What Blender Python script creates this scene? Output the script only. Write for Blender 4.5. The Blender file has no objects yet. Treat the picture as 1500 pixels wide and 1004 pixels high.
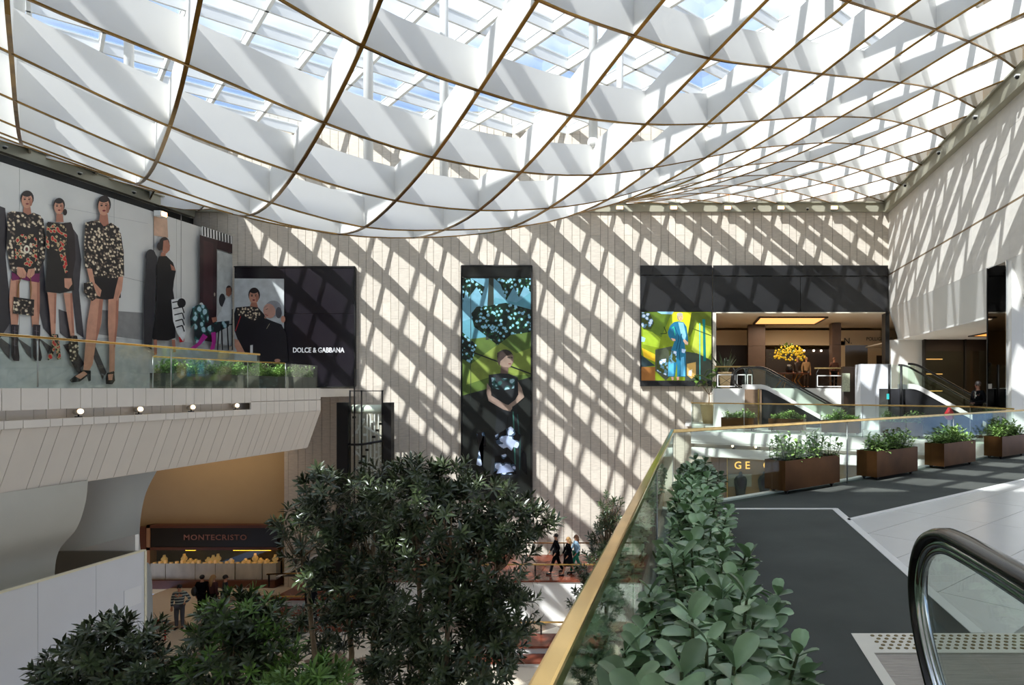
import bpy, bmesh, math, random
import numpy as np
from mathutils import Vector, Matrix, noise
sc = bpy.context.scene
COL = sc.collection
rnd = random.Random(7)
PI = math.pi

# ---------------------------------------------------------------- camera, sky, sun, exposure
F = 957.0; CX = 1020.0; CY = 569.0          # focal length and vanishing point of a 24 mm shift lens, 1500 px frame
EYE = 0.0                                    # z = 0 is the eye height; the terrace floor lies 1.65 m below it
cam_d = bpy.data.cameras.new('camera'); cam = bpy.data.objects.new('camera', cam_d); COL.objects.link(cam)
cam.location = (0, 0, 0); cam.rotation_euler = (PI/2, 0, 0)
cam_d.sensor_width = 36.0; cam_d.lens = F/1500*36.0
cam_d.shift_x = -(CX-750)/1500; cam_d.shift_y = (CY-502)/1500
cam_d.clip_start = 0.05; cam_d.clip_end = 300
sc.camera = cam
SUN = Vector((0.636, 1.0, -1.31)).normalized()
sd = bpy.data.lights.new('sun', 'SUN'); sd.energy = 5.1; sd.angle = math.radians(0.5); sd.color = (1.0, 0.95, 0.915)
so = bpy.data.objects.new('sun', sd); COL.objects.link(so)
so.rotation_euler = SUN.to_track_quat('-Z', 'Y').to_euler(); so.location = (-10, -10, 40)
world = bpy.data.worlds.new('sky'); sc.world = world; world.use_nodes = True
wn = world.node_tree; wn.nodes.clear()
wo = wn.nodes.new('ShaderNodeOutputWorld'); wb = wn.nodes.new('ShaderNodeBackground')
wt = wn.nodes.new('ShaderNodeTexCoord'); wno = wn.nodes.new('ShaderNodeTexNoise'); wr = wn.nodes.new('ShaderNodeValToRGB')
wno.inputs['Scale'].default_value = 2.2; wno.inputs['Detail'].default_value = 5; wno.inputs['Roughness'].default_value = 0.55
wmp = wn.nodes.new('ShaderNodeMapping'); wmp.inputs['Rotation'].default_value = (0, 0, math.radians(33))
wn.links.new(wt.outputs['Generated'], wmp.inputs['Vector']); wn.links.new(wmp.outputs['Vector'], wno.inputs['Vector'])
wr.color_ramp.elements[0].position = 0.46; wr.color_ramp.elements[0].color = (0.20, 0.29, 0.50, 1)
wr.color_ramp.elements[1].position = 0.72; wr.color_ramp.elements[1].color = (1.27, 1.18, 1.03, 1)
wn.links.new(wno.outputs['Fac'], wr.inputs['Fac']); wn.links.new(wr.outputs['Color'], wb.inputs['Color'])
wb.inputs['Strength'].default_value = 1.55
wn.links.new(wb.outputs['Background'], wo.inputs['Surface'])
sc.view_settings.view_transform = 'Standard'; sc.view_settings.look = 'None'; sc.view_settings.gamma = 1
sc.view_settings.use_curve_mapping = False; sc.view_settings.exposure = 0.58
sc.cycles.transparent_max_bounces = 24; sc.cycles.max_bounces = 9; sc.cycles.diffuse_bounces = 5; sc.cycles.glossy_bounces = 4
sc.cycles.caustics_reflective = False; sc.cycles.caustics_refractive = False
sc.cycles.sample_clamp_indirect = 6.0

# ---------------------------------------------------------------- pixel to place helpers (photo pixel on a plane that stands in the room)
def onY(px, py, Y): return ((px-CX)/F*Y, Y, (CY-py)/F*Y)
def onX(px, py, X):
    Y = X*F/(px-CX); return (X, Y, (CY-py)/F*Y)
def onZ(px, py, z=-1.65):
    Y = z*F/(CY-py); return ((px-CX)/F*Y, Y, z)

def lin(c):
    return tuple(((v/255)/12.92 if v/255 <= .04045 else ((v/255+.055)/1.055)**2.4) for v in c[:3])

# ---------------------------------------------------------------- materials
MATS = {}
def base_mat(name):
    m = bpy.data.materials.new(name); m.use_nodes = True
    return m, m.node_tree, m.node_tree.nodes['Principled BSDF']
def mat(name, col, rough=.6, metal=0, noise_amt=0.0, scale=8.0, stretch=(1, 1, 1), bump=0.0, rand=0.0, spec=.5, emit=None, bscale=None, detail=4):
    """col is an sRGB byte triple; noise_amt varies its value, rand varies it from object to object"""
    if name in MATS: return MATS[name]
    m, t, b = base_mat(name); c = lin(col)
    b.inputs['Roughness'].default_value = rough; b.inputs['Metallic'].default_value = metal
    b.inputs['Specular IOR Level'].default_value = spec
    b.inputs['Base Color'].default_value = (*c, 1)
    if noise_amt or rand or bump:
        tc = t.nodes.new('ShaderNodeTexCoord'); mp = t.nodes.new('ShaderNodeMapping'); mp.inputs['Scale'].default_value = stretch
        geo = t.nodes.new('ShaderNodeNewGeometry')
        t.links.new(geo.outputs['Position'], mp.inputs['Vector'])
        nz = t.nodes.new('ShaderNodeTexNoise'); nz.inputs['Scale'].default_value = scale; nz.inputs['Detail'].default_value = detail
        t.links.new(mp.outputs['Vector'], nz.inputs['Vector'])
        hsv = t.nodes.new('ShaderNodeHueSaturation'); hsv.inputs['Color'].default_value = (*c, 1)
        mr = t.nodes.new('ShaderNodeMapRange'); mr.inputs['From Min'].default_value = .25; mr.inputs['From Max'].default_value = .75
        mr.inputs['To Min'].default_value = 1-noise_amt; mr.inputs['To Max'].default_value = 1+noise_amt
        t.links.new(nz.outputs['Fac'], mr.inputs['Value'])
        if rand:
            oi = t.nodes.new('ShaderNodeObjectInfo'); mr2 = t.nodes.new('ShaderNodeMapRange')
            mr2.inputs['To Min'].default_value = 1-rand; mr2.inputs['To Max'].default_value = 1+rand
            t.links.new(oi.outputs['Random'], mr2.inputs['Value'])
            mu = t.nodes.new('ShaderNodeMath'); mu.operation = 'MULTIPLY'
            t.links.new(mr.outputs['Result'], mu.inputs[0]); t.links.new(mr2.outputs['Result'], mu.inputs[1])
            t.links.new(mu.outputs[0], hsv.inputs['Value'])
        else: t.links.new(mr.outputs['Result'], hsv.inputs['Value'])
        t.links.new(hsv.outputs['Color'], b.inputs['Base Color'])
        if bump:
            bp = t.nodes.new('ShaderNodeBump'); bp.inputs['Strength'].default_value = bump; bp.inputs['Distance'].default_value = .01
            if bscale:
                n2 = t.nodes.new('ShaderNodeTexNoise'); n2.inputs['Scale'].default_value = bscale
                t.links.new(mp.outputs['Vector'], n2.inputs['Vector']); t.links.new(n2.outputs['Fac'], bp.inputs['Height'])
            else: t.links.new(nz.outputs['Fac'], bp.inputs['Height'])
            t.links.new(bp.outputs['Normal'], b.inputs['Normal'])
    if emit:
        b.inputs['Emission Color'].default_value = (*lin(emit[0]), 1); b.inputs['Emission Strength'].default_value = emit[1]
    MATS[name] = m; return m
def glass_mat(name, tint=(225, 240, 232), fac=.10, rough=.02):
    if name in MATS: return MATS[name]
    m = bpy.data.materials.new(name); m.use_nodes = True; t = m.node_tree; t.nodes.clear()
    o = t.nodes.new('ShaderNodeOutputMaterial'); mx = t.nodes.new('ShaderNodeMixShader')
    tr = t.nodes.new('ShaderNodeBsdfTransparent'); gl = t.nodes.new('ShaderNodeBsdfGlossy'); lw = t.nodes.new('ShaderNodeLayerWeight'); lw.inputs['Blend'].default_value = .5; pw = t.nodes.new('ShaderNodeMath'); pw.operation = 'POWER'; pw.inputs[1].default_value = 4; ma = t.nodes.new('ShaderNodeMath'); ma.operation = 'MULTIPLY_ADD'; ma.inputs[1].default_value = .8; ma.inputs[2].default_value = fac*.5
    tr.inputs['Color'].default_value = (*lin(tint), 1); gl.inputs['Roughness'].default_value = rough
    gl.inputs['Color'].default_value = (.9, .97, .93, 1)
    t.links.new(lw.outputs['Facing'], pw.inputs[0]); t.links.new(pw.outputs[0], ma.inputs[0]); t.links.new(ma.outputs[0], mx.inputs[0]); t.links.new(tr.outputs[0], mx.inputs[1]); t.links.new(gl.outputs[0], mx.inputs[2])
    t.links.new(mx.outputs[0], o.inputs['Surface']); MATS[name] = m; return m

STONE = mat('travertine', (219, 208, 192), .72, noise_amt=.13, scale=3.0, stretch=(1.2, 1.2, 6), bump=.12, rand=.085)
STONE_R = mat('pale limestone', (232, 226, 216), .75, noise_amt=.06, scale=2.0, stretch=(1, 1, 3), bump=.1, rand=.04)
JOINT = mat('stone joint', (150, 136, 116), .9)
WHITE = mat('white plaster', (238, 236, 230), .6, noise_amt=.015, scale=1.5)
BLADE = mat('white lacquered blade', (244, 242, 236), .42)
RAFT = mat('white roof steel', (236, 236, 232), .5)
OLIVE = mat('olive grey metal beam', (176, 172, 152), .45, metal=.3)
CREAM = mat('cream plank cladding', (226, 217, 204), .55, noise_amt=.02, scale=3, rand=.03)
GROOVE = mat('dark groove', (70, 62, 50), .9)
GREYW = mat('grey curved plaster', (196, 196, 188), .8, noise_amt=.03, scale=2)
HOARD = mat('white hoarding board', (216, 217, 220), .7, noise_amt=.02, scale=2)
HOARD_D = mat('raw hoarding back', (120, 116, 104), .8)
BLACKG = mat('black glass cladding', (42, 42, 43), .16, noise_amt=.05, scale=1)
BLACK = mat('black metal', (18, 18, 18), .45)
BRASS = mat('polished brass', (224, 188, 120), .16, metal=1.0, noise_amt=.14, scale=9, stretch=(1, 1, 1))
BRASS2 = mat('lattice brass strip', (140, 106, 54), .25, metal=1.0, noise_amt=.4, scale=3)
BRONZE = mat('aged bronze planter', (98, 66, 38), .34, metal=.85, noise_amt=.30, scale=2.2, rand=.22)
CARPET = mat('charcoal carpet', (88, 90, 85), .95, noise_amt=.16, scale=1.4, bump=.6, bscale=260, spec=.15, detail=8)
LIGHTSTONE = mat('light floor stone', (226, 224, 218), .24, noise_amt=.02, scale=3, rand=.015)
STRIP = mat('white marble strip', (240, 238, 232), .35)
STEEL = mat('brushed steel', (168, 168, 166), .32, metal=.9, noise_amt=.12, scale=20, stretch=(1, 8, 1))
CHROME = mat('chrome', (225, 228, 230), .07, metal=1)
RUBBER = mat('black rubber handrail', (40, 35, 32), .16)
BEIGE = mat('warm beige plaster', (184, 158, 118), .7, noise_amt=.02, scale=2)
HALLC = mat('hall ceiling plaster', (236, 226, 206), .7)
WOODR = mat('reddish brown wood', (92, 46, 26), .4, noise_amt=.2, scale=6, stretch=(1, 1, 8))
MARBR = mat('red brown marble', (120, 62, 44), .25, noise_amt=.3, scale=5)
DKBROWN = mat('dark brown shopfront', (44, 32, 24), .4, noise_amt=.2, scale=2)
BRSTONE = mat('brown stone pier', (128, 104, 82), .5, noise_amt=.12, scale=4, rand=.08)
GROUNDT = mat('beige marble tile', (222, 208, 186), .3, noise_amt=.04, scale=2, rand=.05)
GROUNDB = mat('brown marble tile', (134, 112, 92), .3, noise_amt=.1, scale=3, rand=.08)
LEAFD = mat('dark evergreen leaf', (66, 78, 48), .30, noise_amt=.35, scale=2.5, rand=.35, spec=.6)
LEAFM = mat('mid green leaf', (92, 124, 52), .42, noise_amt=.35, scale=2.5, rand=.25)
LEAFC = mat('blue green clusia leaf', (138, 166, 124), .34, noise_amt=.3, scale=9, rand=.4, spec=.6)
LEAFB = mat('bright shrub leaf', (146, 178, 98), .42, noise_amt=.35, scale=6, rand=.2)
BARK = mat('pale bark', (138, 118, 92), .85, noise_amt=.2, scale=12)
STEM = mat('green stem', (72, 84, 44), .6)
SOIL = mat('dark soil', (52, 40, 30), .95, noise_amt=.3, scale=30)
GLASS = glass_mat('balustrade glass', (246, 251, 247), .06)
CLEAR = glass_mat('skylight glass', (244, 249, 252), .06)
LAMP = mat('warm lamp face', (255, 214, 160), .5, emit=((255, 170, 100), 14))
BULB = mat('spot lamp face', (255, 236, 200), .5, emit=((255, 226, 180), 3))
POTM = mat('cream ceramic pot', (214, 186, 140), .5, noise_amt=.05)
DARKP = mat('dark planter box', (50, 48, 44), .6)
SKIN = mat('skin', (196, 140, 108), .55); SKIN_D = mat('deep brown skin', (84, 54, 38), .55)
HAIRB = mat('dark hair', (30, 22, 18), .6); HAIRL = mat('blonde hair', (170, 130, 80), .6)

# ---------------------------------------------------------------- mesh building
class MB:
    def __init__(s): s.v = []; s.f = []; s.mi = []; s.sm = []
    def add(s, vs, fs, mi=0, smooth=False):
        o = len(s.v); s.v += [tuple(v) for v in vs]
        for f in fs: s.f.append([o+i for i in f]); s.mi.append(mi); s.sm.append(smooth)
        return s
    def box(s, a, b, mi=0):
        x0, x1 = sorted((a[0], b[0])); y0, y1 = sorted((a[1], b[1])); z0, z1 = sorted((a[2], b[2]))
        return s.add([(x0,y0,z0),(x1,y0,z0),(x1,y1,z0),(x0,y1,z0),(x0,y0,z1),(x1,y0,z1),(x1,y1,z1),(x0,y1,z1)],
                     [(0,3,2,1),(4,5,6,7),(0,1,5,4),(1,2,6,5),(2,3,7,6),(3,0,4,7)], mi)
    def prism(s, poly, vec, mi=0):
        """closed polygon of 3-D points swept along vec"""
        n = len(poly); v = Vector(vec); P = [Vector(p) for p in poly]
        nrm = Vector((0, 0, 0))
        for i in range(n): nrm += P[i].cross(P[(i+1) % n])
        if nrm.dot(v) > 0: P.reverse()
        vs = P+[p+v for p in P]
        fs = [tuple(range(n)), tuple(range(2*n-1, n-1, -1))]+[(i, i+n, (i+1) % n+n, (i+1) % n) for i in range(n)]
        return s.add(vs, fs, mi)
    def bar(s, p, q, w, h=None, mi=0, up=(0, 0, 1)):
        h = h or w; p = Vector(p); q = Vector(q); d = (q-p).normalized(); u = Vector(up)
        if abs(d.dot(u)) > .98: u = Vector((0, 1, 0))
        r = d.cross(u).normalized(); u = r.cross(d)
        vs = []
        for c in (p, q):
            for sx, sy in ((-1,-1),(1,-1),(1,1),(-1,1)): vs.append(c+r*sx*w/2+u*sy*h/2)
        return s.add(vs, [(0,1,2,3),(7,6,5,4),(0,4,5,1),(1,5,6,2),(2,6,7,3),(3,7,4,0)], mi)
    def tube(s, pts, r, n=8, mi=0, cap=True, radii=None):
        P = [Vector(p) for p in pts]; o = len(s.v); k = len(P); prev = None
        for i, p in enumerate(P):
            d = (P[min(i+1, k-1)]-P[max(i-1, 0)]).normalized()
            if prev is None:
                a = Vector((0, 0, 1)) if abs(d.z) < .9 else Vector((1, 0, 0)); x = d.cross(a).normalized()
            else: x = (prev-d*prev.dot(d)).normalized()
            prev = x; y = d.cross(x); rr = radii[i] if radii else r
            for j in range(n):
                t = 2*PI*j/n; s.v.append(tuple(p+x*math.cos(t)*rr+y*math.sin(t)*rr))
        for i in range(k-1):
            for j in range(n):
                s.f.append([o+i*n+j, o+i*n+(j+1) % n, o+(i+1)*n+(j+1) % n, o+(i+1)*n+j]); s.mi.append(mi); s.sm.append(True)
        if cap:
            s.f.append([o+j for j in range(n)][::-1]); s.mi.append(mi); s.sm.append(False)
            s.f.append([o+(k-1)*n+j for j in range(n)]); s.mi.append(mi); s.sm.append(False)
        return s
    def lathe(s, c, prof, n=16, mi=0):
        """prof: list of (radius, z) going up"""
        o = len(s.v)
        for r, z in prof:
            for j in range(n):
                t = 2*PI*j/n; s.v.append((c[0]+math.cos(t)*r, c[1]+math.sin(t)*r, c[2]+z))
        for i in range(len(prof)-1):
            for j in range(n):
                s.f.append([o+i*n+j, o+i*n+(j+1) % n, o+(i+1)*n+(j+1) % n, o+(i+1)*n+j]); s.mi.append(mi); s.sm.append(True)
        s.f.append([o+j for j in range(n)][::-1]); s.mi.append(mi); s.sm.append(False)
        s.f.append([o+(len(prof)-1)*n+j for j in range(n)]); s.mi.append(mi); s.sm.append(False)
        return s
    def ball(s, c, r, n=10, m=6, mi=0, sc3=(1, 1, 1)):
        o = len(s.v)
        for i in range(m+1):
            p = PI*i/m-PI/2
            for j in range(n):
                t = 2*PI*j/n
                s.v.append((c[0]+math.cos(p)*math.cos(t)*r*sc3[0], c[1]+math.cos(p)*math.sin(t)*r*sc3[1], c[2]+math.sin(p)*r*sc3[2]))
        for i in range(m):
            for j in range(n):
                s.f.append([o+i*n+j, o+i*n+(j+1) % n, o+(i+1)*n+(j+1) % n, o+(i+1)*n+j]); s.mi.append(mi); s.sm.append(True)
        return s
    def mesh(s, name, *mats):
        me = bpy.data.meshes.new(name); me.from_pydata(s.v, [], s.f)
        for m in mats: me.materials.append(m)
        me.polygons.foreach_set('material_index', s.mi); me.polygons.foreach_set('use_smooth', s.sm); me.update()
        return me
    def build(s, name, m, parent=None, bevel=0, loc=None):
        ms = m if isinstance(m, (list, tuple)) else [m]
        o = bpy.data.objects.new(name, s.mesh(name, *ms)); COL.objects.link(o)
        if loc is not None: o.location = loc
        if parent: o.parent = parent
        if bevel:
            b = o.modifiers.new('bevel', 'BEVEL'); b.width = bevel; b.segments = 2; b.limit_method = 'ANGLE'
        return o
def put(name, me, parent=None, loc=(0, 0, 0), rot=(0, 0, 0), scale=(1, 1, 1)):
    o = bpy.data.objects.new(name, me); COL.objects.link(o); o.location = loc; o.rotation_euler = rot; o.scale = scale
    if parent: o.parent = parent
    return o
def tag(o, label=None, cat=None, group=None, kind=None):
    if label: o['label'] = label
    if cat: o['category'] = cat
    if group: o['group'] = group
    if kind: o['kind'] = kind
    return o
def empty(name, loc=(0, 0, 0), rz=0, **k):
    o = bpy.data.objects.new(name, None); COL.objects.link(o); o.location = loc; o.rotation_euler = (0, 0, rz); o.empty_display_size = .1
    return tag(o, **k)
def copy_thing(root, loc, rz, **k):
    c = root.copy(); COL.objects.link(c); c.location = loc; c.rotation_euler = (0, 0, rz)
    for ch in root.children:
        d = ch.copy(); COL.objects.link(d); d.parent = c
        for g in ch.children:
            e = g.copy(); COL.objects.link(e); e.parent = d
    return tag(c, **k)
def text_mesh(name, s, size, m, parent, M, depth=.02, extra=0.0, sx=1.0, spacing=1.0):
    """lettering as mesh; M maps the text's local plane to the world"""
    cu = bpy.data.curves.new(name, 'FONT'); cu.body = s; cu.size = size; cu.extrude = depth/2; cu.align_x = 'CENTER'; cu.align_y = 'CENTER'
    cu.offset = extra; cu.space_character = spacing; cu.resolution_u = 3
    o = bpy.data.objects.new(name, cu); COL.objects.link(o)
    dg = bpy.context.evaluated_depsgraph_get(); me = bpy.data.meshes.new_from_object(o.evaluated_get(dg))
    bpy.data.objects.remove(o); me.materials.clear(); me.materials.append(m)
    for v in me.vertices: v.co.x *= sx
    me.transform(M); r = bpy.data.objects.new(name, me); COL.objects.link(r)
    if parent: r.parent = parent
    return r
FACE_CAM = Matrix(((1, 0, 0), (0, 0, -1), (0, 1, 0))).to_4x4()      # text upright, readable from -Y
# ================================================================ ceiling lattice
D = 1.278; X0 = -7.42; Y0 = 4.4
XL, XR, YF = X0-13*D, X0+13*D, Y0+21*D
YN = -.4
PTS = [[-2.31,9.51,5.66],[-1.03,10.79,5.83],[0.25,12.07,6.1],[1.53,13.35,6.57],[2.8,14.62,7.04],[4.08,15.9,7.54],[5.36,17.18,8.04],[6.64,18.46,8.49],[7.92,19.74,8.76],[9.19,21.01,8.94],[2.8,12.07,7.15],[4.08,13.35,7.6],[5.36,14.62,8.04],[6.64,15.9,8.45],[7.92,17.18,8.76],[9.19,18.46,8.91],[-4.86,9.51,4.99],[-3.59,10.79,4.92],[-2.31,12.07,5.04],[-1.03,13.35,5.4],[0.25,14.62,5.93],[1.53,15.9,6.52],[2.8,17.18,7.13],[4.08,18.46,7.68],[5.36,19.74,8.17],[6.64,21.01,8.53],[7.92,22.29,8.79],[9.19,23.57,8.88],[-7.42,9.51,4.72],[-6.14,10.79,4.39],[-4.86,12.07,4.27],[-3.59,13.35,4.42],[-2.31,14.62,4.78],[-1.03,15.9,5.38],[9.19,26.13,8.85],[9.19,28.68,8.84],[-9.98,9.51,4.89],[-8.7,10.79,4.33],[-7.42,12.07,3.99],[-6.14,13.35,3.84],[-4.86,14.62,3.99],[-3.59,15.9,4.39],[-2.31,17.18,4.98],[-11.25,10.79,4.76],[-9.98,12.07,4.2],[-8.7,13.35,3.8],[-7.42,14.62,3.61],[0.55,17.48,6.24],[1.59,18.52,6.8],[2.85,19.79,7.37],[4.05,20.98,7.89],[5.33,22.26,8.33],[6.65,23.59,8.65],[7.73,24.66,8.78],[0.63,20.12,6.72],[1.53,21.02,7.17],[2.69,22.18,7.68],[4.06,23.55,8.19],[5.38,24.87,8.51],[6.67,26.16,8.72],[7.92,27.41,8.8],[-1.08,18.41,5.73],[0.14,19.63,6.43],[1.44,23.49,7.62],[2.77,24.82,8.1],[4.16,26.21,8.48],[5.34,27.38,8.63],[6.65,28.69,8.77],[7.88,29.92,8.79],[9.26,31.3,8.83],[-3.44,18.6,4.96],[-4.12,17.92,4.56],[1.4,26.0,8.08],[2.76,27.36,8.43],[4.15,28.75,8.68],[5.39,29.99,8.76],[6.61,31.21,8.81],[1.43,28.59,8.5],[2.74,29.89,8.71],[4.03,31.18,8.78],[1.5,31.21,8.79],[-10.82,12.92,4.24],[-9.17,13.81,3.8],[-9.84,14.49,3.86],[-8.57,15.78,3.73],[-6.15,15.91,3.86],[-8.84,8.38,4.98],[-6.61,8.7,5.18],[-7.01,9.1,4.94],[-4.36,9.0,5.35]]
for t in np.linspace(2, 31, 9): PTS.append([XR, float(t), 8.86]); PTS.append([XL, float(t), 8.45])
for t in np.linspace(-24, 0, 8): PTS.append([float(t), YF, 8.8])
for t in np.linspace(-23, 8, 6): PTS.append([float(t), 0.0, 8.6])
PT = np.array(PTS)
def tps_fit(P, lam=.02):
    n = len(P); d = np.sqrt(((P[:, None, :2]-P[None, :, :2])**2).sum(-1)); K = np.where(d > 0, d*d*np.log(d+1e-9), 0)+lam*np.eye(n)
    Q = np.c_[np.ones(n), P[:, :2]]; A = np.zeros((n+3, n+3)); A[:n, :n] = K; A[:n, n:] = Q; A[n:, :n] = Q.T
    return np.linalg.solve(A, np.r_[P[:, 2], 0, 0, 0])
TW = tps_fit(PT)
def surf(x, y):
    d = np.sqrt((PT[:, 0]-x)**2+(PT[:, 1]-y)**2); k = d*d*np.log(d+1e-9)
    z = float(k@TW[:-3]+TW[-3]+TW[-2]*x+TW[-1]*y)
    return min(z, 8.95)
def AB(a, b): return (X0+D*(a-b), Y0+D*(a+b))
BH = 0.67
lattice = empty('ceiling', (-7.4, 16, 8.8), label='undulating white diagonal lattice ceiling with brass edged blades under the skylight', cat='ceiling', kind='structure')
def lattice_line(fam, k):
    lo = (YN-Y0)/D
    if fam == 'A': r0, r1 = max(k-13, lo-k), min(k+13, 21-k)
    else: r0, r1 = max(k-13, lo-k), min(k+13, 21-k)
    if r1-r0 < .4: return
    n = max(2, int((r1-r0)*3.01)); P = []
    for i in range(n+1):
        t = r0+(r1-r0)*i/n; x, y = AB(k, t) if fam == 'A' else AB(t, k)
        P.append((x, y, surf(x, y)))
    d = Vector((P[-1][0]-P[0][0], P[-1][1]-P[0][1], 0)).normalized(); nrm = Vector((-d.y, d.x, 0))
    def strip(w, z0, z1):
        m = MB(); vs = []
        for x, y, z in P:
            for sx, zz in ((-1, z0), (1, z0), (1, z1), (-1, z1)): vs.append((x+nrm.x*w/2*sx, y+nrm.y*w/2*sx, z+zz))
        fs = [(3, 2, 1, 0), tuple(4*n+i for i in range(4))]
        for i in range(n):
            for j in range(4): fs.append((4*i+j, 4*i+(j+1) % 4, 4*i+4+(j+1) % 4, 4*i+4+j))
        return m.add(vs, fs)
    off = Vector((-7.4, 16, 8.8))
    bl = strip(.045, 0, BH).build('blade', BLADE, lattice); bl.location = -off
    strip(.054, -.022, 0.004).build('brass_edge', BRASS2, bl)
for k in range(-6, 18): lattice_line('A', k)
for k in range(-15, 20): lattice_line('B', k)

# ---------------------------------------------------------------- skylight above: diagonal rafters and panes, hanging posts
ZS = 12.5; SY0 = -1.0
sky = empty('skylight', (-7.4, 16, ZS), label='glazed skylight of square panes between deep white rafters above the lattice', cat='skylight', kind='structure')
LO = Vector((-7.4, 16, ZS))
def clipline(fam, k):
    lo = (SY0-Y0)/D; r0, r1 = max(k-13, lo-k), min(k+13, 21-k)
    return (r0, r1) if r1-r0 > .3 else None
for fam in 'AB':
    for k in range(-16, 20):
        r = clipline(fam, k)
        if not r: continue
        p, q = (AB(k, r[0]), AB(k, r[1])) if fam == 'A' else (AB(r[0], k), AB(r[1], k))
        m = MB().bar((*p, -.19), (*q, -.19), .10, .38).bar((*p, .02), (*q, .02), .14, .05)
        m.build('rafter', RAFT, sky).location = (-LO.x, -LO.y, 0)
h = D-.06
pane = MB(); pane.prism([(0, -h, 0), (h, 0, 0), (0, h, 0), (-h, 0, 0)], (0, 0, .012)); pane = pane.mesh('pane', CLEAR)
np_ = 0; rest = MB()
cells = []
for a in range(-16, 20):
    for b in range(-16, 20):
        x, y = AB(a+.5, b+.5)
        if XL-.1 < x < XR+.1 and SY0 < y < YF+.1: cells.append((y > 3, -abs(y-18), x, y))
cells.sort(reverse=True)
for i, (_, _, x, y) in enumerate(cells):
    if i < 300: put('pane', pane, sky, (x-LO.x, y-LO.y, .05))
    else: rest.prism([(x, y-h, 0), (x+h, y, 0), (x, y+h, 0), (x-h, y, 0)], (0, 0, .012))
if rest.v: tag(rest.build('pane_rest', CLEAR, sky, loc=(-LO.x, -LO.y, .05)), kind='stuff').name = 'pane_row'
hp = [((4.06, 4.06), 'white round hanger post left of the hall centre'), ((6, 2), 'white round hanger post over the middle of the lattice'),
      ((5, 4), 'white round hanger post over the tall palm poster'), ((8, 4), 'white round hanger post right of the lattice centre'),
      ((1, 5), 'white round hanger post above the billboard'), ((2, 7), 'far white round hanger post above the billboard'), ((6, -1), 'near white round hanger post at the top of view')]
for (a, b), lb in hp:
    x, y = AB(a, b); z = surf(x, y)+BH-.05
    r = empty('hanger_post', (x, y, z), label=lb, cat='post', group='posts that hang the lattice from the skylight')
    MB().tube([(0, 0, 0), (0, 0, ZS-.2-z)], .10, 12).build('tube', RAFT, r)
    MB().lathe((0, 0, -.02), [(.05, 0), (.13, .05), (.13, .14), (.10, .2)], 12).build('socket', BLADE, r)

# ---------------------------------------------------------------- solid roof and closing walls (behind and beside the camera)
tag(MB().box((-26, -9, 12.8), (12, SY0, 13.2)).build('ceiling', WHITE), label='solid white ceiling in front of the skylight', cat='ceiling', kind='structure')
tag(MB().box((-26, -9.3, -10), (14, -9, 13.2)).build('wall_back', WHITE), label='plain wall behind the viewer', cat='wall', kind='structure')
tag(MB().box((-24.6, -9, 0), (-24.02, 31.6, 13.2)).build('wall_left', WHITE), label='upper left wall that carries the billboard', cat='wall', kind='structure')

# beams under the lattice edge
def beam(name, lb, p, q, w, h): return tag(MB().box(p, q).build(name, OLIVE), label=lb, cat='beam', kind='structure')
tag(MB().box((XR-.28, 0, 8.35), (XR+.1, YF, 8.84)).box((XR-.36, 0, 8.84), (XR+.1, YF, 8.9)).build('trim_1', OLIVE), label='olive metal beam along the top of the right wall', cat='beam', kind='structure')
tag(MB().box((XL, YF-.25, 8.38), (XR, YF+.02, 8.78)).box((XL, YF-.33, 8.78), (XR, YF+.02, 8.84)).build('trim_2', OLIVE), label='olive metal beam along the top of the far wall', cat='beam', kind='structure')
tag(MB().box((XL, 0, 8.1), (XL+.3, YF-.3, 8.5)).box((XL, 0, 8.5), (XL+.4, YF-.3, 8.56)).build('trim_3', OLIVE), label='olive metal beam above the billboard', cat='beam', kind='structure')
tag(MB().box((XL-.02, 0, 7.55), (XL+.22, YF-.3, 8.02)).build('trim_4', BLACK), label='black recess band between billboard and beam', cat='trim', kind='structure')

# ================================================================ far wall of travertine slabs
YW = 31.12
wf = MB()
def holes_rects():
    return [(0.80, 9.10, 0.0, 3.62), (-24.3, -19.62, -9.5, -2.0)]
# backing with openings
for (x0, x1, z0, z1) in [(-24.3, 9.6, 3.62, 13.2), (-27.5, .80, -2.0, 3.62), (-19.62, .80, -10, -2.0), (.80, 9.6, -10, 0)]:
    wf.box((x0, YW+.03, z0), (x1, YW+.35, z1))
wallf = tag(wf.build('wall_far', JOINT), label='tall far wall clad in pale travertine slabs with barred sunlight', cat='wall', kind='structure')
wid = [.44, .36, .50, .40, .33, .47, .38]
slab_mesh = {}
for w in set(wid): slab_mesh[w] = MB().box((0.009, 0, .003), (w-.009, .04, 1.597)).mesh('stone_slab', STONE)
def blocked(x0, x1, z0, z1):
    for (a, b, c, d) in [(.80, 9.2, 0, 3.6), (.80, 9.2, -.1, 5.9), (-2.69, .8, .1, 5.9), (-22.1, -16.3, .1, 5.75), (-11.05, -7.9, -5.2, 5.8), (-24.3, -19.62, -9.6, -2.05), (-24.1, -22.4, -2, 7.2)]:
        if x0 >= a-.01 and x1 <= b+.01 and z0 >= c-.01 and z1 <= d+.01: return True
    return False
cand = []
x = XL; i = 0
while x < XR-.05:
    w = wid[(i*3) % 7]; i += 1
    if x+w > XR: w2 = XR-x
    else: w2 = w
    z = -9.5-(.8 if i % 2 else 0)
    while z < 13.0:
        zz0, zz1 = max(z, -9.5), min(z+1.6, 13.1)
        cand.append((x, w, w2, z, zz0, zz1)); z += 1.6
    x += w
restw = MB(); cnt = 0
def overl(x0, x1, z0, z1, R): return x0 < R[1] and x1 > R[0] and z0 < R[3] and z1 > R[2]
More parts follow.
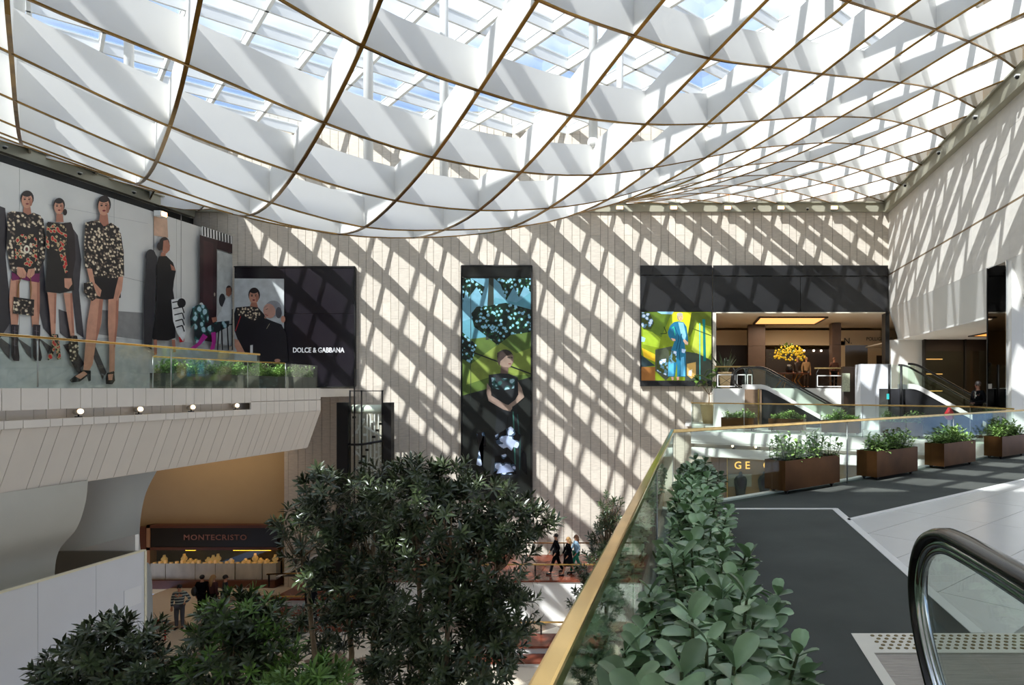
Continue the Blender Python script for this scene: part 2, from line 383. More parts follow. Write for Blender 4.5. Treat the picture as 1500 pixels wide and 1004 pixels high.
def vis_rank(c):
    x, w, w2, z, a, b = c
    cx, cz = x+w/2, z+.8
    return (abs(cx+3.5)/9 + abs(cz-1.6)/6.5)
cand.sort(key=vis_rank)
HO = holes_rects()
for (x, w, w2, z, a, b) in cand:
    if blocked(x, x+w2, a, b): continue
    inside = [R for R in HO if overl(x, x+w2, a, b, R)]
    full = (w2 == w and a == z and abs(b-z-1.6) < 1e-6 and not inside)
    jit = -(hash((round(x, 2), round(z, 2))) % 5)*.0012
    if full and cnt < 300:
        cnt += 1; put('stone_slab', slab_mesh[w], wallf, (x, YW-.01+jit, z))
    else:
        R = inside[0] if inside else None
        if R is None: restw.box((x+.009, YW-.01+jit, a+.003), (x+w2-.009, YW+.03, b-.003))
        else:
            if a < R[2]: restw.box((x+.006, YW-.01, a+.006), (x+w2-.006, YW+.03, R[2]))
            if b > R[3]: restw.box((x+.006, YW-.01, R[3]), (x+w2-.006, YW+.03, b-.006))
            if x < R[0]: restw.box((x+.006, YW-.01, max(a, R[2])), (R[0], YW+.03, min(b, R[3])))
            if x+w2 > R[1]: restw.box((R[1], YW-.01, max(a, R[2])), (x+w2-.006, YW+.03, min(b, R[3])))
tag(restw.build('stone_slab_rest', STONE, wallf), kind='stuff').name = 'stone_slab_field'

# ================================================================ right wall
PXR = 9.15
wr_ = MB().box((PXR+.06, -9, 5.42), (PXR+.5, YW, 13.2)).box((PXR+.10, -9, 3.8), (PXR+.5, YW, 5.38)).box((PXR+.14, -9, 5.36), (PXR+.5, YW, 5.44))
wallr = tag(wr_.build('wall_right', JOINT), label='tall right wall of pale limestone crossed by a shadow groove', cat='wall', kind='structure')
def right_slab(y0, y1, z0, z1): return MB().box((PXR, y0+.004, z0+.004), (PXR+.10, y1-.004, z1-.004)).build('stone_slab', STONE_R, wallr)
ys = [YW-.86*i for i in range(33)]
for i in range(32):
    y1, y0 = ys[i], ys[i+1]
    if y0 < 4: break
    right_slab(y0, y1, 3.78, 5.37)
    z = 5.43+(0 if i % 2 else -.0)
    for (a, b) in ([(5.43, 6.9), (6.9, 8.45)] if i % 2 else [(5.43, 7.6), (7.6, 8.45)]): right_slab(y0, y1, a, b)
tag(MB().box((PXR-.0, 0, 5.375), (PXR+.09, YW, 5.425)).build('trim_5', mat('bronze groove', (150, 128, 98), .5, metal=.4)), label='bronze groove line along the right wall', cat='trim', kind='structure')
# sloped lower cladding and soffit behind it
sl = MB().prism([(PXR, 2, 3.78), (PXR+.16, 2, 3.78), (9.80, 2, 2.36), (9.62, 2, 2.34)], (0, YW-2, 0))
sl.box((9.60, 2, 2.30), (16.5, YW+6, 2.36))
tag(sl.build('wall_right', WHITE), label='white sloped apron under the right wall above the lower opening', cat='wall', kind='structure')
# white wall face that closes the opening nearer the viewer, reaching the terrace
tag(MB().prism([(PXR+.02, 19.25, 3.75), (PXR+.02, 19.25, -1.65), (16.5, 19.25, -1.65), (16.5, 19.25, 2.3), (9.62, 19.25, 2.3)], (0, -.25, 0)).build('wall_right', WHITE), label='bright white pier wall right of the mirrored column', cat='wall', kind='structure')
mir = mat('smoked mirror', (70, 66, 60), .03, metal=1)
mc = empty('mirror_column', (PXR, 19.9, -1.65), label='tall mirror clad column at the corner of the right wall', cat='column')
MB().box((0.0, -.6, 0), (.3, .62, 5.4)).build('mirror_panel', mir, mc)
MB().box((-.02, -.65, 0), (.3, -.6, 5.42)).build('edge_trim', CHROME, mc)
MB().box((-.02, .62, 0), (.3, .66, 5.42)).build('edge_trim', BLACK, mc)
# back wall of the right opening
rb = MB().box((9.15, YW, -1.65), (10.75, YW+.3, 2.3))
tag(rb.build('wall_right', WHITE), label='white wall at the back of the right opening', cat='wall', kind='structure')
dk = empty('dark_shopfront', (12.2, YW-.4, -1.65), label='dark brown glazed shopfront at the back of the right opening', cat='shop')
MB().box((-1.45, .1, 0), (4.3, .4, 3.95)).build('back_panel', DKBROWN, dk)
MB().box((-1.45, 0, 0), (.4, .02, 3.4)).box((.5, 0, 0), (1.6, .02, 3.4)).build('glass', GLASS, dk)
for xx in (-1.45, .45, 1.65): MB().box((xx-.04, -.05, 0), (xx+.04, .1, 3.95)).build('mullion', BLACK, dk)
for zz in (1.5, 2.3, 3.0): MB().box((-1.4, .06, zz), (-.6, .1, zz+.04)).build('lit_shelf', mat('lit shelf', (220, 170, 100), .5, emit=((230, 170, 100), .8)), dk)
tag(MB().box((13.9, 19.3, -1.65), (14.2, YW+.3, 2.3)).build('wall_right', DKBROWN), label='dark side wall deep inside the right opening', cat='wall', kind='structure')
dj = tag(MB().box((13.35, 29.6, -1.65), (13.65, 29.9, 2.3)).build('trim_6', mat('orange wood jamb', (168, 92, 30), .4)), label='orange wood door jamb behind the guard', cat='trim', kind='structure')
# ceiling light in the soffit
cl = empty('ceiling_light', (13.2, 27.0, 2.28), label='glowing rectangular recess in the soffit of the right opening', cat='light')
MB().box((-1.2, -1.6, 0), (1.2, 1.6, .015)).build('diffuser', mat('amber recess', (250, 180, 90), .5, emit=((250, 165, 80), .9)), cl)
MB().box((-1.28, -1.68, -.03), (1.28, -1.6, .02)).box((-1.28, 1.6, -.03), (1.28, 1.68, .02)).box((-1.28, -1.6, -.03), (-1.2, 1.6, .02)).box((1.2, -1.6, -.03), (1.28, 1.6, .02)).build('frame', BLACK, cl)

# ================================================================ terrace floor (our level)
ZT = -1.65
ga = (0.23, 9.34); gb = (7.69, 15.33)
ter = MB().prism([(-.36, -9, ZT), (-.36, 8.62, ZT), (ga[0], ga[1], ZT), (8.3, 16.9, ZT), (PXR, 17.6, ZT), (14.2, 17.6, ZT), (14.2, -9, ZT)], (0, 0, -.45))
tag(ter.build('floor', WHITE), label='terrace slab at the viewer level', cat='floor', kind='structure')
far_poly = [(-.2, YW, ZT), (-.2, 24.9, ZT), (1.74, 23.8, ZT), (5.5, 21.6, ZT), (8.3, 19.75, ZT), (8.6, 17.1, ZT), (14.2, 17.1, ZT), (14.2, YW+.1, ZT)]
tag(MB().prism(far_poly, (0, 0, -.45)).build('floor', LIGHTSTONE), label='white far walkway floor across the void', cat='floor', kind='structure')
lf = tag(MB().prism([(1.86, 8.16, ZT+.002), (1.86, -8.9, ZT+.002), (14.1, -8.9, ZT+.002), (14.1, 17.0, ZT+.002), (11.5, 17.0, ZT+.002)], (0, 0, .004)).build('floor', mat('tile joint', (176, 172, 164), .6)), label='light polished stone floor with diagonal tile joints', cat='floor', kind='structure')
# diagonal tiles clipped against the carpet edge
def clip(poly, a, b, c):
    out = []
    for i in range(len(poly)):
        p, q = poly[i], poly[(i+1) % len(poly)]
        dp, dq = a*p[0]+b*p[1]-c, a*q[0]+b*q[1]-c
        if dp >= 0: out.append(p)
        if (dp >= 0) != (dq >= 0): t = dp/(dp-dq); out.append((p[0]+(q[0]-p[0])*t, p[1]+(q[1]-p[1])*t))
    return out
nt = 0
e0, e1 = Vector((.7071, .7071)), Vector((-.7071, .7071))
for i in range(-4, 16):
    for j in range(-12, 8):
        u0, u1, v0, v1 = i*1.5+.004, i*1.5+1.496, j*.75+.004, j*.75+.746
        o = Vector((1.95, 5.25)) - e1*.0
        P = [tuple(o+e0*u+e1*v) for u, v in ((u0, v0), (u1, v0), (u1, v1), (u0, v1))]
        P = clip(P, 1, 0, 1.93); P = clip(P, 0, 1, 3.0)
        if len(P) < 3: continue
        P = clip(P, .6643, -.7474, .6643*1.92-.7474*8.1)
        if len(P) < 3: continue
        P = clip(P, -1, 0, -13.5)
        if len(P) < 3: continue
        cx_, cy_ = sum(p[0] for p in P)/len(P), sum(p[1] for p in P)/len(P)
        if cx_/max(cy_, .1) > .62 or cy_ > 16.5: continue
        if cy_ < 4.42 and cx_ > 1.0: continue
        MB().prism([(p[0], p[1], ZT+.006) for p in P], (0, 0, .008)).build('floor_tile', LIGHTSTONE, lf); nt += 1
# carpets
cz = ZT+.004
carp = tag(MB().prism([(-.3, -8.9, cz), (1.03, -8.9, cz), (1.03, 4.35, cz), (1.83, 4.35, cz), (1.83, 8.78, cz), (-.3, 8.78, cz)], (0, 0, .012)).build('carpet', CARPET), label='charcoal carpet runner in the foreground', cat='carpet')
tag(MB().prism([(-.25, 8.86, cz), (.27, 9.32, cz), (8.4, 16.85, cz), (11.5, 16.9, cz), (11.5, 16.65, cz), (1.93, 8.18, cz), (1.87, 8.86, cz)], (0, 0, .010)).build('carpet', CARPET), label='charcoal carpet band under the bronze planters', cat='carpet')
st = MB()
st.box((-.3, 8.78, cz), (1.9, 8.86, cz+.02))
st.box((1.83, 4.35, cz), (1.92, 8.86, cz+.018))
st.prism([(1.88, 8.05, cz), (11.6, 16.70, cz), (11.5, 16.80, cz), (1.88, 8.16, cz)], (0, 0, .018))
tag(st.build('trim_7', STRIP), label='white marble strip bordering the carpets', cat='trim', kind='structure')
cb = MB().prism([(-.36, 8.62, ZT-.3), (.20, 9.38, ZT-.3), (8.28, 16.96, ZT-.3), (8.38, 16.86, ZT-.3), (.27, 9.27, ZT-.3), (-.27, 8.6, ZT-.3)], (0, 0, .34))
cb.box((-.38, -9, ZT-.3), (-.30, 8.62, ZT+.04))
tag(cb.build('trim_8', STRIP), label='white curb under the near glass balustrade', cat='trim', kind='structure')
# tactile strip, landing plate
ts = empty('tactile_strip', (1.03, 4.35, ZT), label='cream tactile paving strip before the escalator landing', cat='paving')
MB().box((0, -.32, .004), (4.2, 0, .018)).box((0, -6, .004), (.066, -.32, .018)).build('slab', mat('cream tactile stone', (232, 226, 210), .5, noise_amt=.03), ts)
dm = MB().lathe((0, 0, 0), [(.015, 0), (.013, .004), (.008, .006)], 8).mesh('dome', mat('worn brass dome', (130, 112, 70), .4, metal=.6))
c_ = 0
for r in range(5):
    for k in range(58):
        if c_ < 300: put('dome', dm, ts, (.13+k*.052+(.026 if r % 2 else 0), -.045-r*.052, .018)); c_ += 1
lp = empty('escalator_landing', (1.1, 4.02, ZT), label='brushed metal escalator landing plate at the lower right', cat='landing plate')
MB().box((0, -3, .003), (4, 0, .012)).build('plate', mat('grooved landing metal', (150, 146, 142), .38, metal=.75, noise_amt=.2, scale=6, stretch=(1, 9, 1), bump=.35), lp)

# ================================================================ ground floor
ZG = -9.5
gfl = tag(MB().box((-25, -9, ZG-.3), (14, 33.5, ZG)).build('floor', GROUNDT), label='ground floor of beige marble at the bottom of the atrium', cat='floor', kind='structure')
s_ = 1.15; rh = s_/math.sqrt(2)-.012
tl = MB().prism([(0, -rh, 0), (rh, 0, 0), (0, rh, 0), (-rh, 0, 0)], (0, 0, .01)); tla = tl.mesh('floor_tile', GROUNDT); tlb = tl.mesh('floor_tile', GROUNDB)
for i in range(0, 40):
    for j in range(0, 30):
        x, y = -21+i*s_/math.sqrt(2), 19.5+j*s_/math.sqrt(2)
        if (i+j) % 2 or x > -2 or y > 31: continue
        if c_ > 700: break
        put('floor_tile', tlb if (j % 4 == 0) else tla, gfl, (x, y, ZG+.001)); c_ += 1
# ================================================================ left balcony
LX = -12.3; YE = 21.4
core = MB().prism([(x, -9, z) for x, z in [(-12.34, -.02), (-12.34, -.38), (-12.62, -.38), (-12.62, -.61), (-12.34, -.61), (-12.34, -.74), (-12.77, -1.96), (-27.4, -1.96), (-27.4, -.02)]], (0, YE+9, 0))
core.prism([(-12.35, YE, -.02), (-16.2, 28.0, -.02), (-16.2, YW, -.02), (-24.1, YW, -.02), (-24.1, YE, -.02)], (0, 0, -.36))
core.prism([(-19.7, YE, -.3), (-19.7, YW+.02, -.3), (-27.4, YW+.02, -.3), (-27.4, YE, -.3)], (0, 0, -1.9))
bal = tag(core.build('wall_left', CREAM), label='left balcony slab with cream plank cladding and sloping underside', cat='balcony', kind='structure')
wds = [.25, .41, .24, .50, .33, .40, .23, .34]
def plank(y0, y1, prof, nm='cladding_plank'):
    """prof: closed XZ outline, extruded along Y"""
    return MB().prism([(x, y0+.006, z) for x, z in prof], (0, y1-y0-.012, 0)).build(nm, CREAM, bal)
y = YE; i = 0
while y > 10.6:
    y0 = y-wds[i % 8]; i += 1
    if y > 18.4:
        plank(y0, y, [(-12.3, 0), (-12.3, -.365), (-12.34, -.365), (-12.34, 0)])
        plank(y0, y, [(-12.3, -.385), (-12.3, -.73), (-12.34, -.73), (-12.34, -.385)])
    else:
        plank(y0, y, [(-12.3, 0), (-12.3, -.40), (-12.34, -.40), (-12.34, 0)])
        plank(y0, y, [(-12.58, -.40), (-12.58, -.60), (-12.62, -.60), (-12.62, -.40)])
        plank(y0, y, [(-12.26, -.585), (-12.26, -.73), (-12.62, -.73), (-12.62, -.585)])
    plank(y0, y, [(-12.3, -.735), (-12.73, -1.94), (-12.78, -1.94), (-12.35, -.735)])
    y = y0
st_ = MB().box((-12.34, -9, -.40), (-12.3, y, 0)).box((-12.62, -9, -.73), (-12.26, y, -.585)).prism([(x, -9, z) for x, z in [(-12.3, -.735), (-12.73, -1.94), (-12.78, -1.94), (-12.35, -.735)]], (0, y+9, 0))
tag(st_.build('cladding_plank_row', CREAM, bal), kind='stuff')
tag(MB().box((-24.0, -9, -.02), (-12.36, YE, .0)).build('floor', LIGHTSTONE), label='left balcony floor in front of the billboard', cat='floor', kind='structure')

def spot(x, y, z, rz, lb, grp):
    r = empty('spotlight', (x, y, z), rz, label=lb, cat='spotlight', group=grp)
    MB().box((-.05, -.04, 0), (.05, .04, .02)).tube([(0, 0, .02), (0, 0, .10)], .015, 6).build('bracket', BLACK, r)
    MB().tube([(-.08, 0, .10), (.06, 0, .12)], .058, 10).build('housing', mat('lamp housing', (210, 205, 195), .4), r)
    MB().tube([(.06, 0, .12), (.078, 0, .1225)], .05, 10).build('lens', BULB, r)
for px, lb in ((115, 'spotlight in the balcony recess, nearest the viewer'), (203, 'spotlight in the balcony recess, second from the viewer'),
               (280, 'spotlight in the balcony recess, third from the viewer'), (345, 'spotlight in the balcony recess, farthest from the viewer')):
    yy = 12.42*F/(CX-px); spot(-12.42, yy, -.585, -.35, lb, 'spotlights in the balcony recess')

# ---- balustrades
def balustrade(name, lb, pts, ztop, zbot, panel=1.35, rail=True, cat='balustrade', w=.05, thick=.014, posts=True):
    r = empty(name, (*pts[0], zbot), label=lb, cat=cat); o = Vector((*pts[0], zbot))
    for a, b in zip(pts[:-1], pts[1:]):
        A = Vector((*a, 0)); B = Vector((*b, 0)); L = (B-A).length; n = max(1, round(L/panel)); d = (B-A)/n
        for k in range(n):
            p = A+d*k+d.normalized()*.008; q = A+d*(k+1)-d.normalized()*.008; zm = (zbot+ztop)/2
            m = MB().bar(p+Vector((0, 0, zm))-o, q+Vector((0, 0, zm))-o, thick, ztop-zbot); m.build('glass_panel', GLASS, r)
            if k % 2 == 0 and posts:
                c = A+d*k-o; MB().tube([(c.x, c.y, .02), (c.x, c.y, ztop-zbot)], .012, 6).build('post', STEEL, r)
    if rail:
        m = MB()
        for a, b in zip(pts[:-1], pts[1:]):
            p = Vector((*a, ztop))-o; q = Vector((*b, ztop))-o; m.bar(p, q, w, w*.9)
        m.build('handrail', BRASS, r, bevel=.008)
    return r
balustrade('glass_balustrade', 'near glass balustrade with brass handrail beside the clusia row', [(-.27, -2.5), (-.31, 8.5), (8.4, 16.70), (9.1, 17.3)], -.56, -1.95, panel=1.9)
balustrade('glass_balustrade', 'far glass balustrade with brass handrail across the void', [(-.18, 30.6), (-.18, 24.9), (1.74, 23.8), (5.5, 21.6), (8.3, 19.8), (8.55, 17.6)], -.56, -1.75, panel=1.6)
balustrade('glass_balustrade', 'left balcony glass balustrade with brass handrail under the billboard figures', [(LX+.0, 6.0), (LX, 18.4)], .95, 0, panel=1.55)
balustrade('glass_balustrade', 'inner balcony balustrade with a shorter brass handrail behind the first', [(-16.3, 19.6), (-15.75, 25.0)], .95, 0, panel=1.8)
balustrade('glass_balustrade', 'last glass screen of the left balcony without a handrail', [(-15.75, 25.05), (-15.95, 27.5)], .95, 0, panel=1.2, rail=False)

# ---- balcony edge of the far walkway (stepped fascia under the floor)
def offs(P, d):
    out = []
    for k, p in enumerate(P):
        a = Vector(P[max(k-1, 0)]); b = Vector(P[min(k+1, len(P)-1)]); t = (b-a).normalized(); out.append((p[0]+t.y*-d*-1*-1, p[1]+t.x*d))
    return out
FP = [(-.2, 24.88), (1.74, 23.78), (5.5, 21.58), (8.3, 19.75), (8.6, 17.05)]
def band(P, d0, d1, z0, z1):
    m = MB()
    for a, b in zip(P[:-1], P[1:]):
        a_, b_ = Vector((*a, 0)), Vector((*b, 0)); t = (b_-a_).normalized(); n = Vector((-t.y, t.x, 0))
        if n.y < 0: n = -n
        m.prism([a_+n*d0+Vector((0, 0, z0)), b_+n*d0+Vector((0, 0, z0)), b_+n*d1+Vector((0, 0, z0)), a_+n*d1+Vector((0, 0, z0))], (0, 0, z1-z0))
    return m
fw = tag(band(FP, 0, .35, -2.03, -1.63).build('wall_far', WHITE), label='white curved fascia of the far walkway', cat='fascia', kind='structure')
tag(band(FP, .3, .6, -2.26, -1.98).build('wall_far', CREAM), label='recessed light slot under the far walkway fascia', cat='fascia', kind='structure')
tag(band(FP, .02, 1.6, -2.56, -2.25).build('wall_far', WHITE), label='white ledge below the recessed slot of the far walkway', cat='fascia', kind='structure')
tag(band(FP, .5, 2.4, -2.64, -2.50).build('wall_far', WHITE), label='white soffit of the far walkway', cat='soffit', kind='structure')
for k, (px, Y) in enumerate(((1075, 24.1), (1109, 23.7))):
    x = (px-CX)/F*Y; spot(x, Y+.05, -2.25, -2.4, ['spotlight in the slot under the far walkway, left one', 'spotlight in the slot under the far walkway, right one'][k], 'spotlights under the far walkway')
tag(MB().box((-.5, 29.2, -1.7), (1.5, YW, -1.60)).build('floor', STRIP), label='white plinth at the left end of the far walkway', cat='plinth', kind='structure')

# ---- lower shop under the far walkway
ls = empty('lower_shop', (3.2, 26.4, -2.66), label='brown shopfront with gold letters under the far walkway', cat='shop')
MB().box((-2.6, .3, -6.4), (4.6, .6, .1)).build('back_wall', mat('tan display wall', (168, 128, 90), .6, noise_amt=.05), ls)
for k, (a, b) in enumerate(((-2.6, -2.28), (-2.28, -1.97))):
    for z in range(6): MB().box((a+.01, 0, -.95*(z+1)+.01), (b-.01, .3, -.95*z-.01)).build('stone_slab', BRSTONE, ls)
MB().box((-1.93, 0, -6.4), (.4, .02, -.05)).build('glass', GLASS, ls); MB().box((.46, 0, -6.4), (4.6, .02, -.05)).build('glass', GLASS, ls)
MB().box((-1.97, -.02, -6.4), (-1.93, .05, 0)).build('mullion', BRASS, ls); MB().box((.40, -.02, -6.4), (.45, .05, 0)).build('mullion', BRASS, ls)
MB().box((-1.9, .2, -1.35), (-.95, .3, -.85)).build('shelf_band', mat('grey display band', (168, 160, 146), .6), ls)
for s_t, px in (('G', 1081), ('E', 1095), ('C', 1123)):
    p = onY(px, 682.5, 26.36); text_mesh('letter', s_t, .42, mat('lit gold letter', (240, 190, 90), .4, emit=((240, 185, 90), .9)), ls, Matrix.Translation(Vector(p)-Vector((3.2, 26.4, -2.66)))@FACE_CAM, extra=.004)
for k, px in enumerate((1085, 1120)):
    p = onY(px, 720, 26.55)
    b_ = empty('display_bust', (p[0], 26.62, -4.9), label=['dark clothed display bust in the lower shop window, left one', 'dark clothed display bust in the lower shop window beside the planter'][k], cat='mannequin', group='busts in the lower shop window')
    MB().lathe((0, 0, 0), [(.10, 0), (.14, .05), (.05, .10), (.05, .35), (.17, .4), (.2, .7), (.26, 1.0), (.27, 1.18), (.2, 1.3), (.08, 1.36), (.07, 1.44), (.04, 1.5)], 14).build('torso', mat('dark bust cloth', (46, 46, 52), .7), b_)

# ================================================================ lower left: curved walls, hoarding, jewellery shop
def loft(A, B, name, lb, m_, thick=.15):
    """A, B: lists of (x, y, z) of equal length"""
    m = MB(); n = len(A); vs = [*A, *B, *[(p[0]-thick, p[1], p[2]) for p in A], *[(p[0]-thick, p[1], p[2]) for p in B]]
    fs = []
    for i in range(n-1):
        fs += [(i, n+i, n+i+1, i+1), (2*n+i, 2*n+i+1, 3*n+i+1, 3*n+i), (n+i, 3*n+i, 3*n+i+1, n+i+1), (i, i+1, 2*n+i+1, 2*n+i)]
    m.add(vs, fs, 0, True); return tag(m.build(name, m_), label=lb, cat='wall', kind='structure')
def smooth(P, n=20):
    P = [Vector(p) for p in P]; out = []
    for i in range(len(P)-1):
        p0, p1, p2, p3 = P[max(i-1, 0)], P[i], P[i+1], P[min(i+2, len(P)-1)]
        for k in range(n):
            t = k/n; out.append(tuple(.5*((2*p1)+(p2-p0)*t+(2*p0-5*p1+4*p2-p3)*t*t+(3*p1-p0-3*p2+p3)*t**3)))
    out.append(tuple(P[-1])); return out
ya, yb = 13.6, 15.5
c1 = smooth([onY(129, 704, ya), onY(125, 738, ya), onY(112, 775, ya), onY(86, 808, ya), onY(80, 850, ya), onY(84, 900, ya), onY(95, 1240, ya)], 6)
c2 = smooth([onY(231, 688, yb), onY(214, 722, yb), onY(206, 760, yb), onY(205, 795, yb), onY(210, 825, yb), onY(223, 857, yb), onY(224, 1150, yb)], 6)
c1b = smooth([onY(129, 704, 15.2), onY(125, 738, 15.2), onY(112, 775, 15.2), onY(84, 808, 15.2), onY(60, 850, 15.2), onY(50, 900, 15.2), onY(50, 1200, 15.2)], 6)
loft([(p[0]-.4, 1.0, p[2]) for p in c1], c1, 'wall_left', 'large grey curved plaster wall under the balcony', GREYW)
loft(c1b, c2, 'wall_left', 'paler curved plaster wall ending at the shop recess', mat('pale curved plaster', (214, 214, 206), .8))
ho = empty('hoarding', (-12.66, 15.0, ZG), label='white painted hoarding in front of the curved wall', cat='hoarding')
hz = (CY-807.5)/F*15.0-ZG
yy = 0.0; k = 0
for w in (1.22, 1.22, 1.22, 1.22, 1.22, 1.22, 1.22):
    MB().box((-.06, -yy-w+.004, 0), (0, -yy-.004, hz)).build('board', HOARD, ho); yy += w
MB().box((-2.3, -.05, 0), (-.07, .01, hz)).build('return_board', HOARD_D, ho)
MB().box((-.08, -yy, hz), (.01, .02, hz+.03)).box((-.02, -.02, 0), (.02, .03, hz)).build('edge_strip', mat('pale edging', (226, 218, 190), .6), ho)
MB().box((.002, -.55, hz-1.15), (.008, -.1, hz-.75)).build('notice', mat('paper notice', (226, 226, 226), .8), ho)
cb_ = empty('low_cabinet', (-13.2, 15.3, -3.6), label='low white cabinet fronts behind the hoarding', cat='cabinet')
MB().prism([onY(110, 811, 15.06), onY(198, 811, 15.06), onY(198, 784, 15.06), onY(110, 806, 15.06)], (0, .1, 0)).build('body', WHITE, cb_).location = (13.2, -15.3, 3.6)
MB().box((-.02, -.12, -.6), (.0, -.1, .12)).build('divider', BLACK, cb_)

SY = 31.72
tag(MB().box((-27.6, SY, -10), (-19.6, SY+.3, -1.9)).build('wall_far', BEIGE), label='warm beige wall above the jewellery shop', cat='wall', kind='structure')
tag(MB().box((-19.75, YW+.3, -10), (-19.60, SY+.1, -1.9)).build('wall_far', STONE), label='stone return at the right of the jewellery shop', cat='wall', kind='structure')
tag(MB().box((-27.6, -9, -10), (-27.4, SY+.3, -1.9)).build('wall_left', BEIGE), label='beige side wall beside the jewellery shop', cat='wall', kind='structure')
Pm = lambda px, py: Vector(onY(px, py, SY))
js = empty('jewellery_shop', (-23, SY, ZG), label='jewellery shopfront with black sign band and marble counter', cat='shop'); jo = Vector((-23, SY, ZG))
def jb(name, x0, y0, x1, y1, d0, d1, m):
    a = Pm(x0, y0)-jo; b = Pm(x1, y1)-jo; return MB().box((a.x, -d0, a.z), (b.x, -d1, b.z)).build(name, m, js)
jb('sign_band', 229, 771, 414, 799, .42, .1, mat('black sign board', (16, 12, 12), .3))
jb('frame', 226, 767, 416, 771, .46, .05, WOODR); jb('frame', 226, 799, 416, 803, .46, .05, WOODR)
jb('frame', 226, 767, 231, 856, .46, .05, mat('pale frame', (170, 120, 80), .5)); jb('back_panel', 231, 803, 414, 848, .06, .03, mat('dark velvet back', (44, 30, 24), .8))
jb('base', 222, 845, 416, 857, .7, .05, WOODR)
jb('side_panel', 206, 770, 226, 850, .5, .2, WOODR)
jb('side_lamp', 209, 790, 212, 832, .52, .5, mat('orange slot lamp', (230, 110, 50), .5, emit=((230, 100, 40), .9)))
jb('glass', 231, 803, 414, 824, .44, .43, GLASS)
mb_ = mat('veined marble counter', (196, 190, 176), .3, noise_amt=.16, scale=1.6, stretch=(2, 1, .8))
for a, b in ((233, 254), (255, 297), (298, 326), (327, 354), (356, 393), (395, 414)): jb('counter_block', a, 822, b, 845, .5, .15, mb_)
for a, b in ((281, 295), (350, 404)): jb('strip_light', a, 801.5, b, 804, .40, .3, mat('amber strip', (250, 190, 60), .5, emit=((250, 185, 50), 3)))
text_mesh('sign_lettering', 'MONTECRISTO', .36, mat('copper letter', (150, 100, 84), .5), js, Matrix.Translation(Pm(325, 785)-jo+Vector((0, -.44, 0)))@FACE_CAM, sx=1.12, spacing=1.12, extra=.004)
GOLD = mat('gold jewellery', (232, 186, 120), .35, metal=.4, emit=((232, 180, 110), .12))
def jewel(px, h, lb, w=.16):
    p = Pm(px, 822); r = empty('jewellery_stand', (p.x, SY-.30, p.z), label=lb, cat='display stand', group='gold jewellery stands on the marble counter')
    MB().lathe((0, 0, 0), [(w*.7, 0), (w*.7, .03), (w*.3, .05), (w*.75, h*.3), (w*.85, h*.5), (w*.4, h*.78), (w*.32, h)], 10).build('bust', GOLD, r)
for px, h, lb in ((248, .36, 'dark trimmed stand at the left end of the jewellery counter'), (277, .42, 'tall gold bust left of centre on the jewellery counter'), (286, .2, 'low gold stand right of the tall left bust'),
                  (294, .16, 'small gold stand left of the central group on the counter'), (312, .26, 'left gold stand of the central group on the counter'), (319, .36, 'middle gold bust of the central group on the counter'),
                  (326, .42, 'right tall gold bust of the central group on the counter'), (345, .2, 'lone low gold stand between the counter groups'), (366, .2, 'low gold stand left of the right hand tall bust'),
                  (380, .44, 'tall gold bust right of centre on the jewellery counter'), (388, .22, 'low gold stand right of the right hand tall bust'), (397, .18, 'small gold stand near the right end of the counter'), (409, .38, 'gold bust at the right end of the jewellery counter')): jewel(px, h, lb)
for k in range(22):
    p = Pm(238+k*8, 822); tag(MB().box((p.x-.06, SY-.5, p.z), (p.x+.05, SY-.40, p.z+.05+.05*((k*7) % 3))).build('jewel_box', GOLD), label='tiny gold jewellery box on the marble counter, %s from the left' % ['first', 'second', 'third', 'fourth', 'fifth', 'sixth', 'seventh', 'eighth', 'ninth', 'tenth', 'eleventh', 'twelfth', 'thirteenth', 'fourteenth', 'fifteenth', 'sixteenth', 'seventeenth', 'eighteenth', 'nineteenth', 'twentieth', 'twenty-first', 'twenty-second'][k], cat='box', group='tiny jewellery boxes along the counter')

# ---- terraces of the ground floor: white risers with brown marble tops and brass rails
def terrace(lb, x0, x1, y0, y1, z, z0=ZG):
    r = empty('stone_terrace', ((x0+x1)/2, y0, z0), label=lb, cat='terrace'); X = (x1-x0)/2
    MB().box((-X, .06, 0), (X, y1-y0, z-z0-.08)).build('riser', WHITE, r)
    n = max(1, round((x1-x0)/1.1))
    for k in range(n): MB().box((-X+2*X*k/n+.006, 0, z-z0-.08), (-X+2*X*(k+1)/n-.006, y1-y0, z-z0)).build('marble_slab', MARBR, r)
    return r
def floor_rail(lb, a, b, h):
    r = empty('brass_rail', a, label=lb, cat='railing'); A = Vector(a); d = Vector(b)-A
    MB().bar((0, 0, h), (d.x, d.y, d.z+h), .06, .05).build('handrail', BRASS, r)
    n = max(2, round(d.length/2.2))
    for k in range(n+1):
        c = d*min(max(k/n, .02), .98); MB().bar(c, c+Vector((0, 0, h)), .05, .05).build('post', BLACK, r)
terrace('high white stone terrace with a brown marble top below the far wall', -13.2, -2.2, 26.5, 30.6, -7.8)
terrace('low stone terrace in front of the high one at the right', -8.2, -3.2, 22.9, 24.1, -9.05)
terrace('lowest brown topped step in front of the low terrace', -8.2, -3.0, 22.2, 22.88, -9.3)
terrace('upper brown topped step left of the black lift post', -17.6, -13.25, 27.0, 29.0, -8.7)
terrace('middle brown topped step left of the black lift post', -17.9, -13.3, 26.0, 26.98, -9.0)
terrace('lowest brown topped step left of the black lift post', -18.2, -13.35, 25.0, 25.98, -9.25)
floor_rail('brass rail along the front of the high terrace', (-12.8, 26.6, -7.8), (-2.4, 26.6, -7.8), .62)
floor_rail('brass rail at the back of the high terrace', (-8.0, 30.3, -7.8), (-2.4, 30.3, -7.8), .62)
floor_rail('brass rail on the low terrace at the right', (-8.0, 24.0, -9.05), (-3.4, 24.0, -9.05), .45)
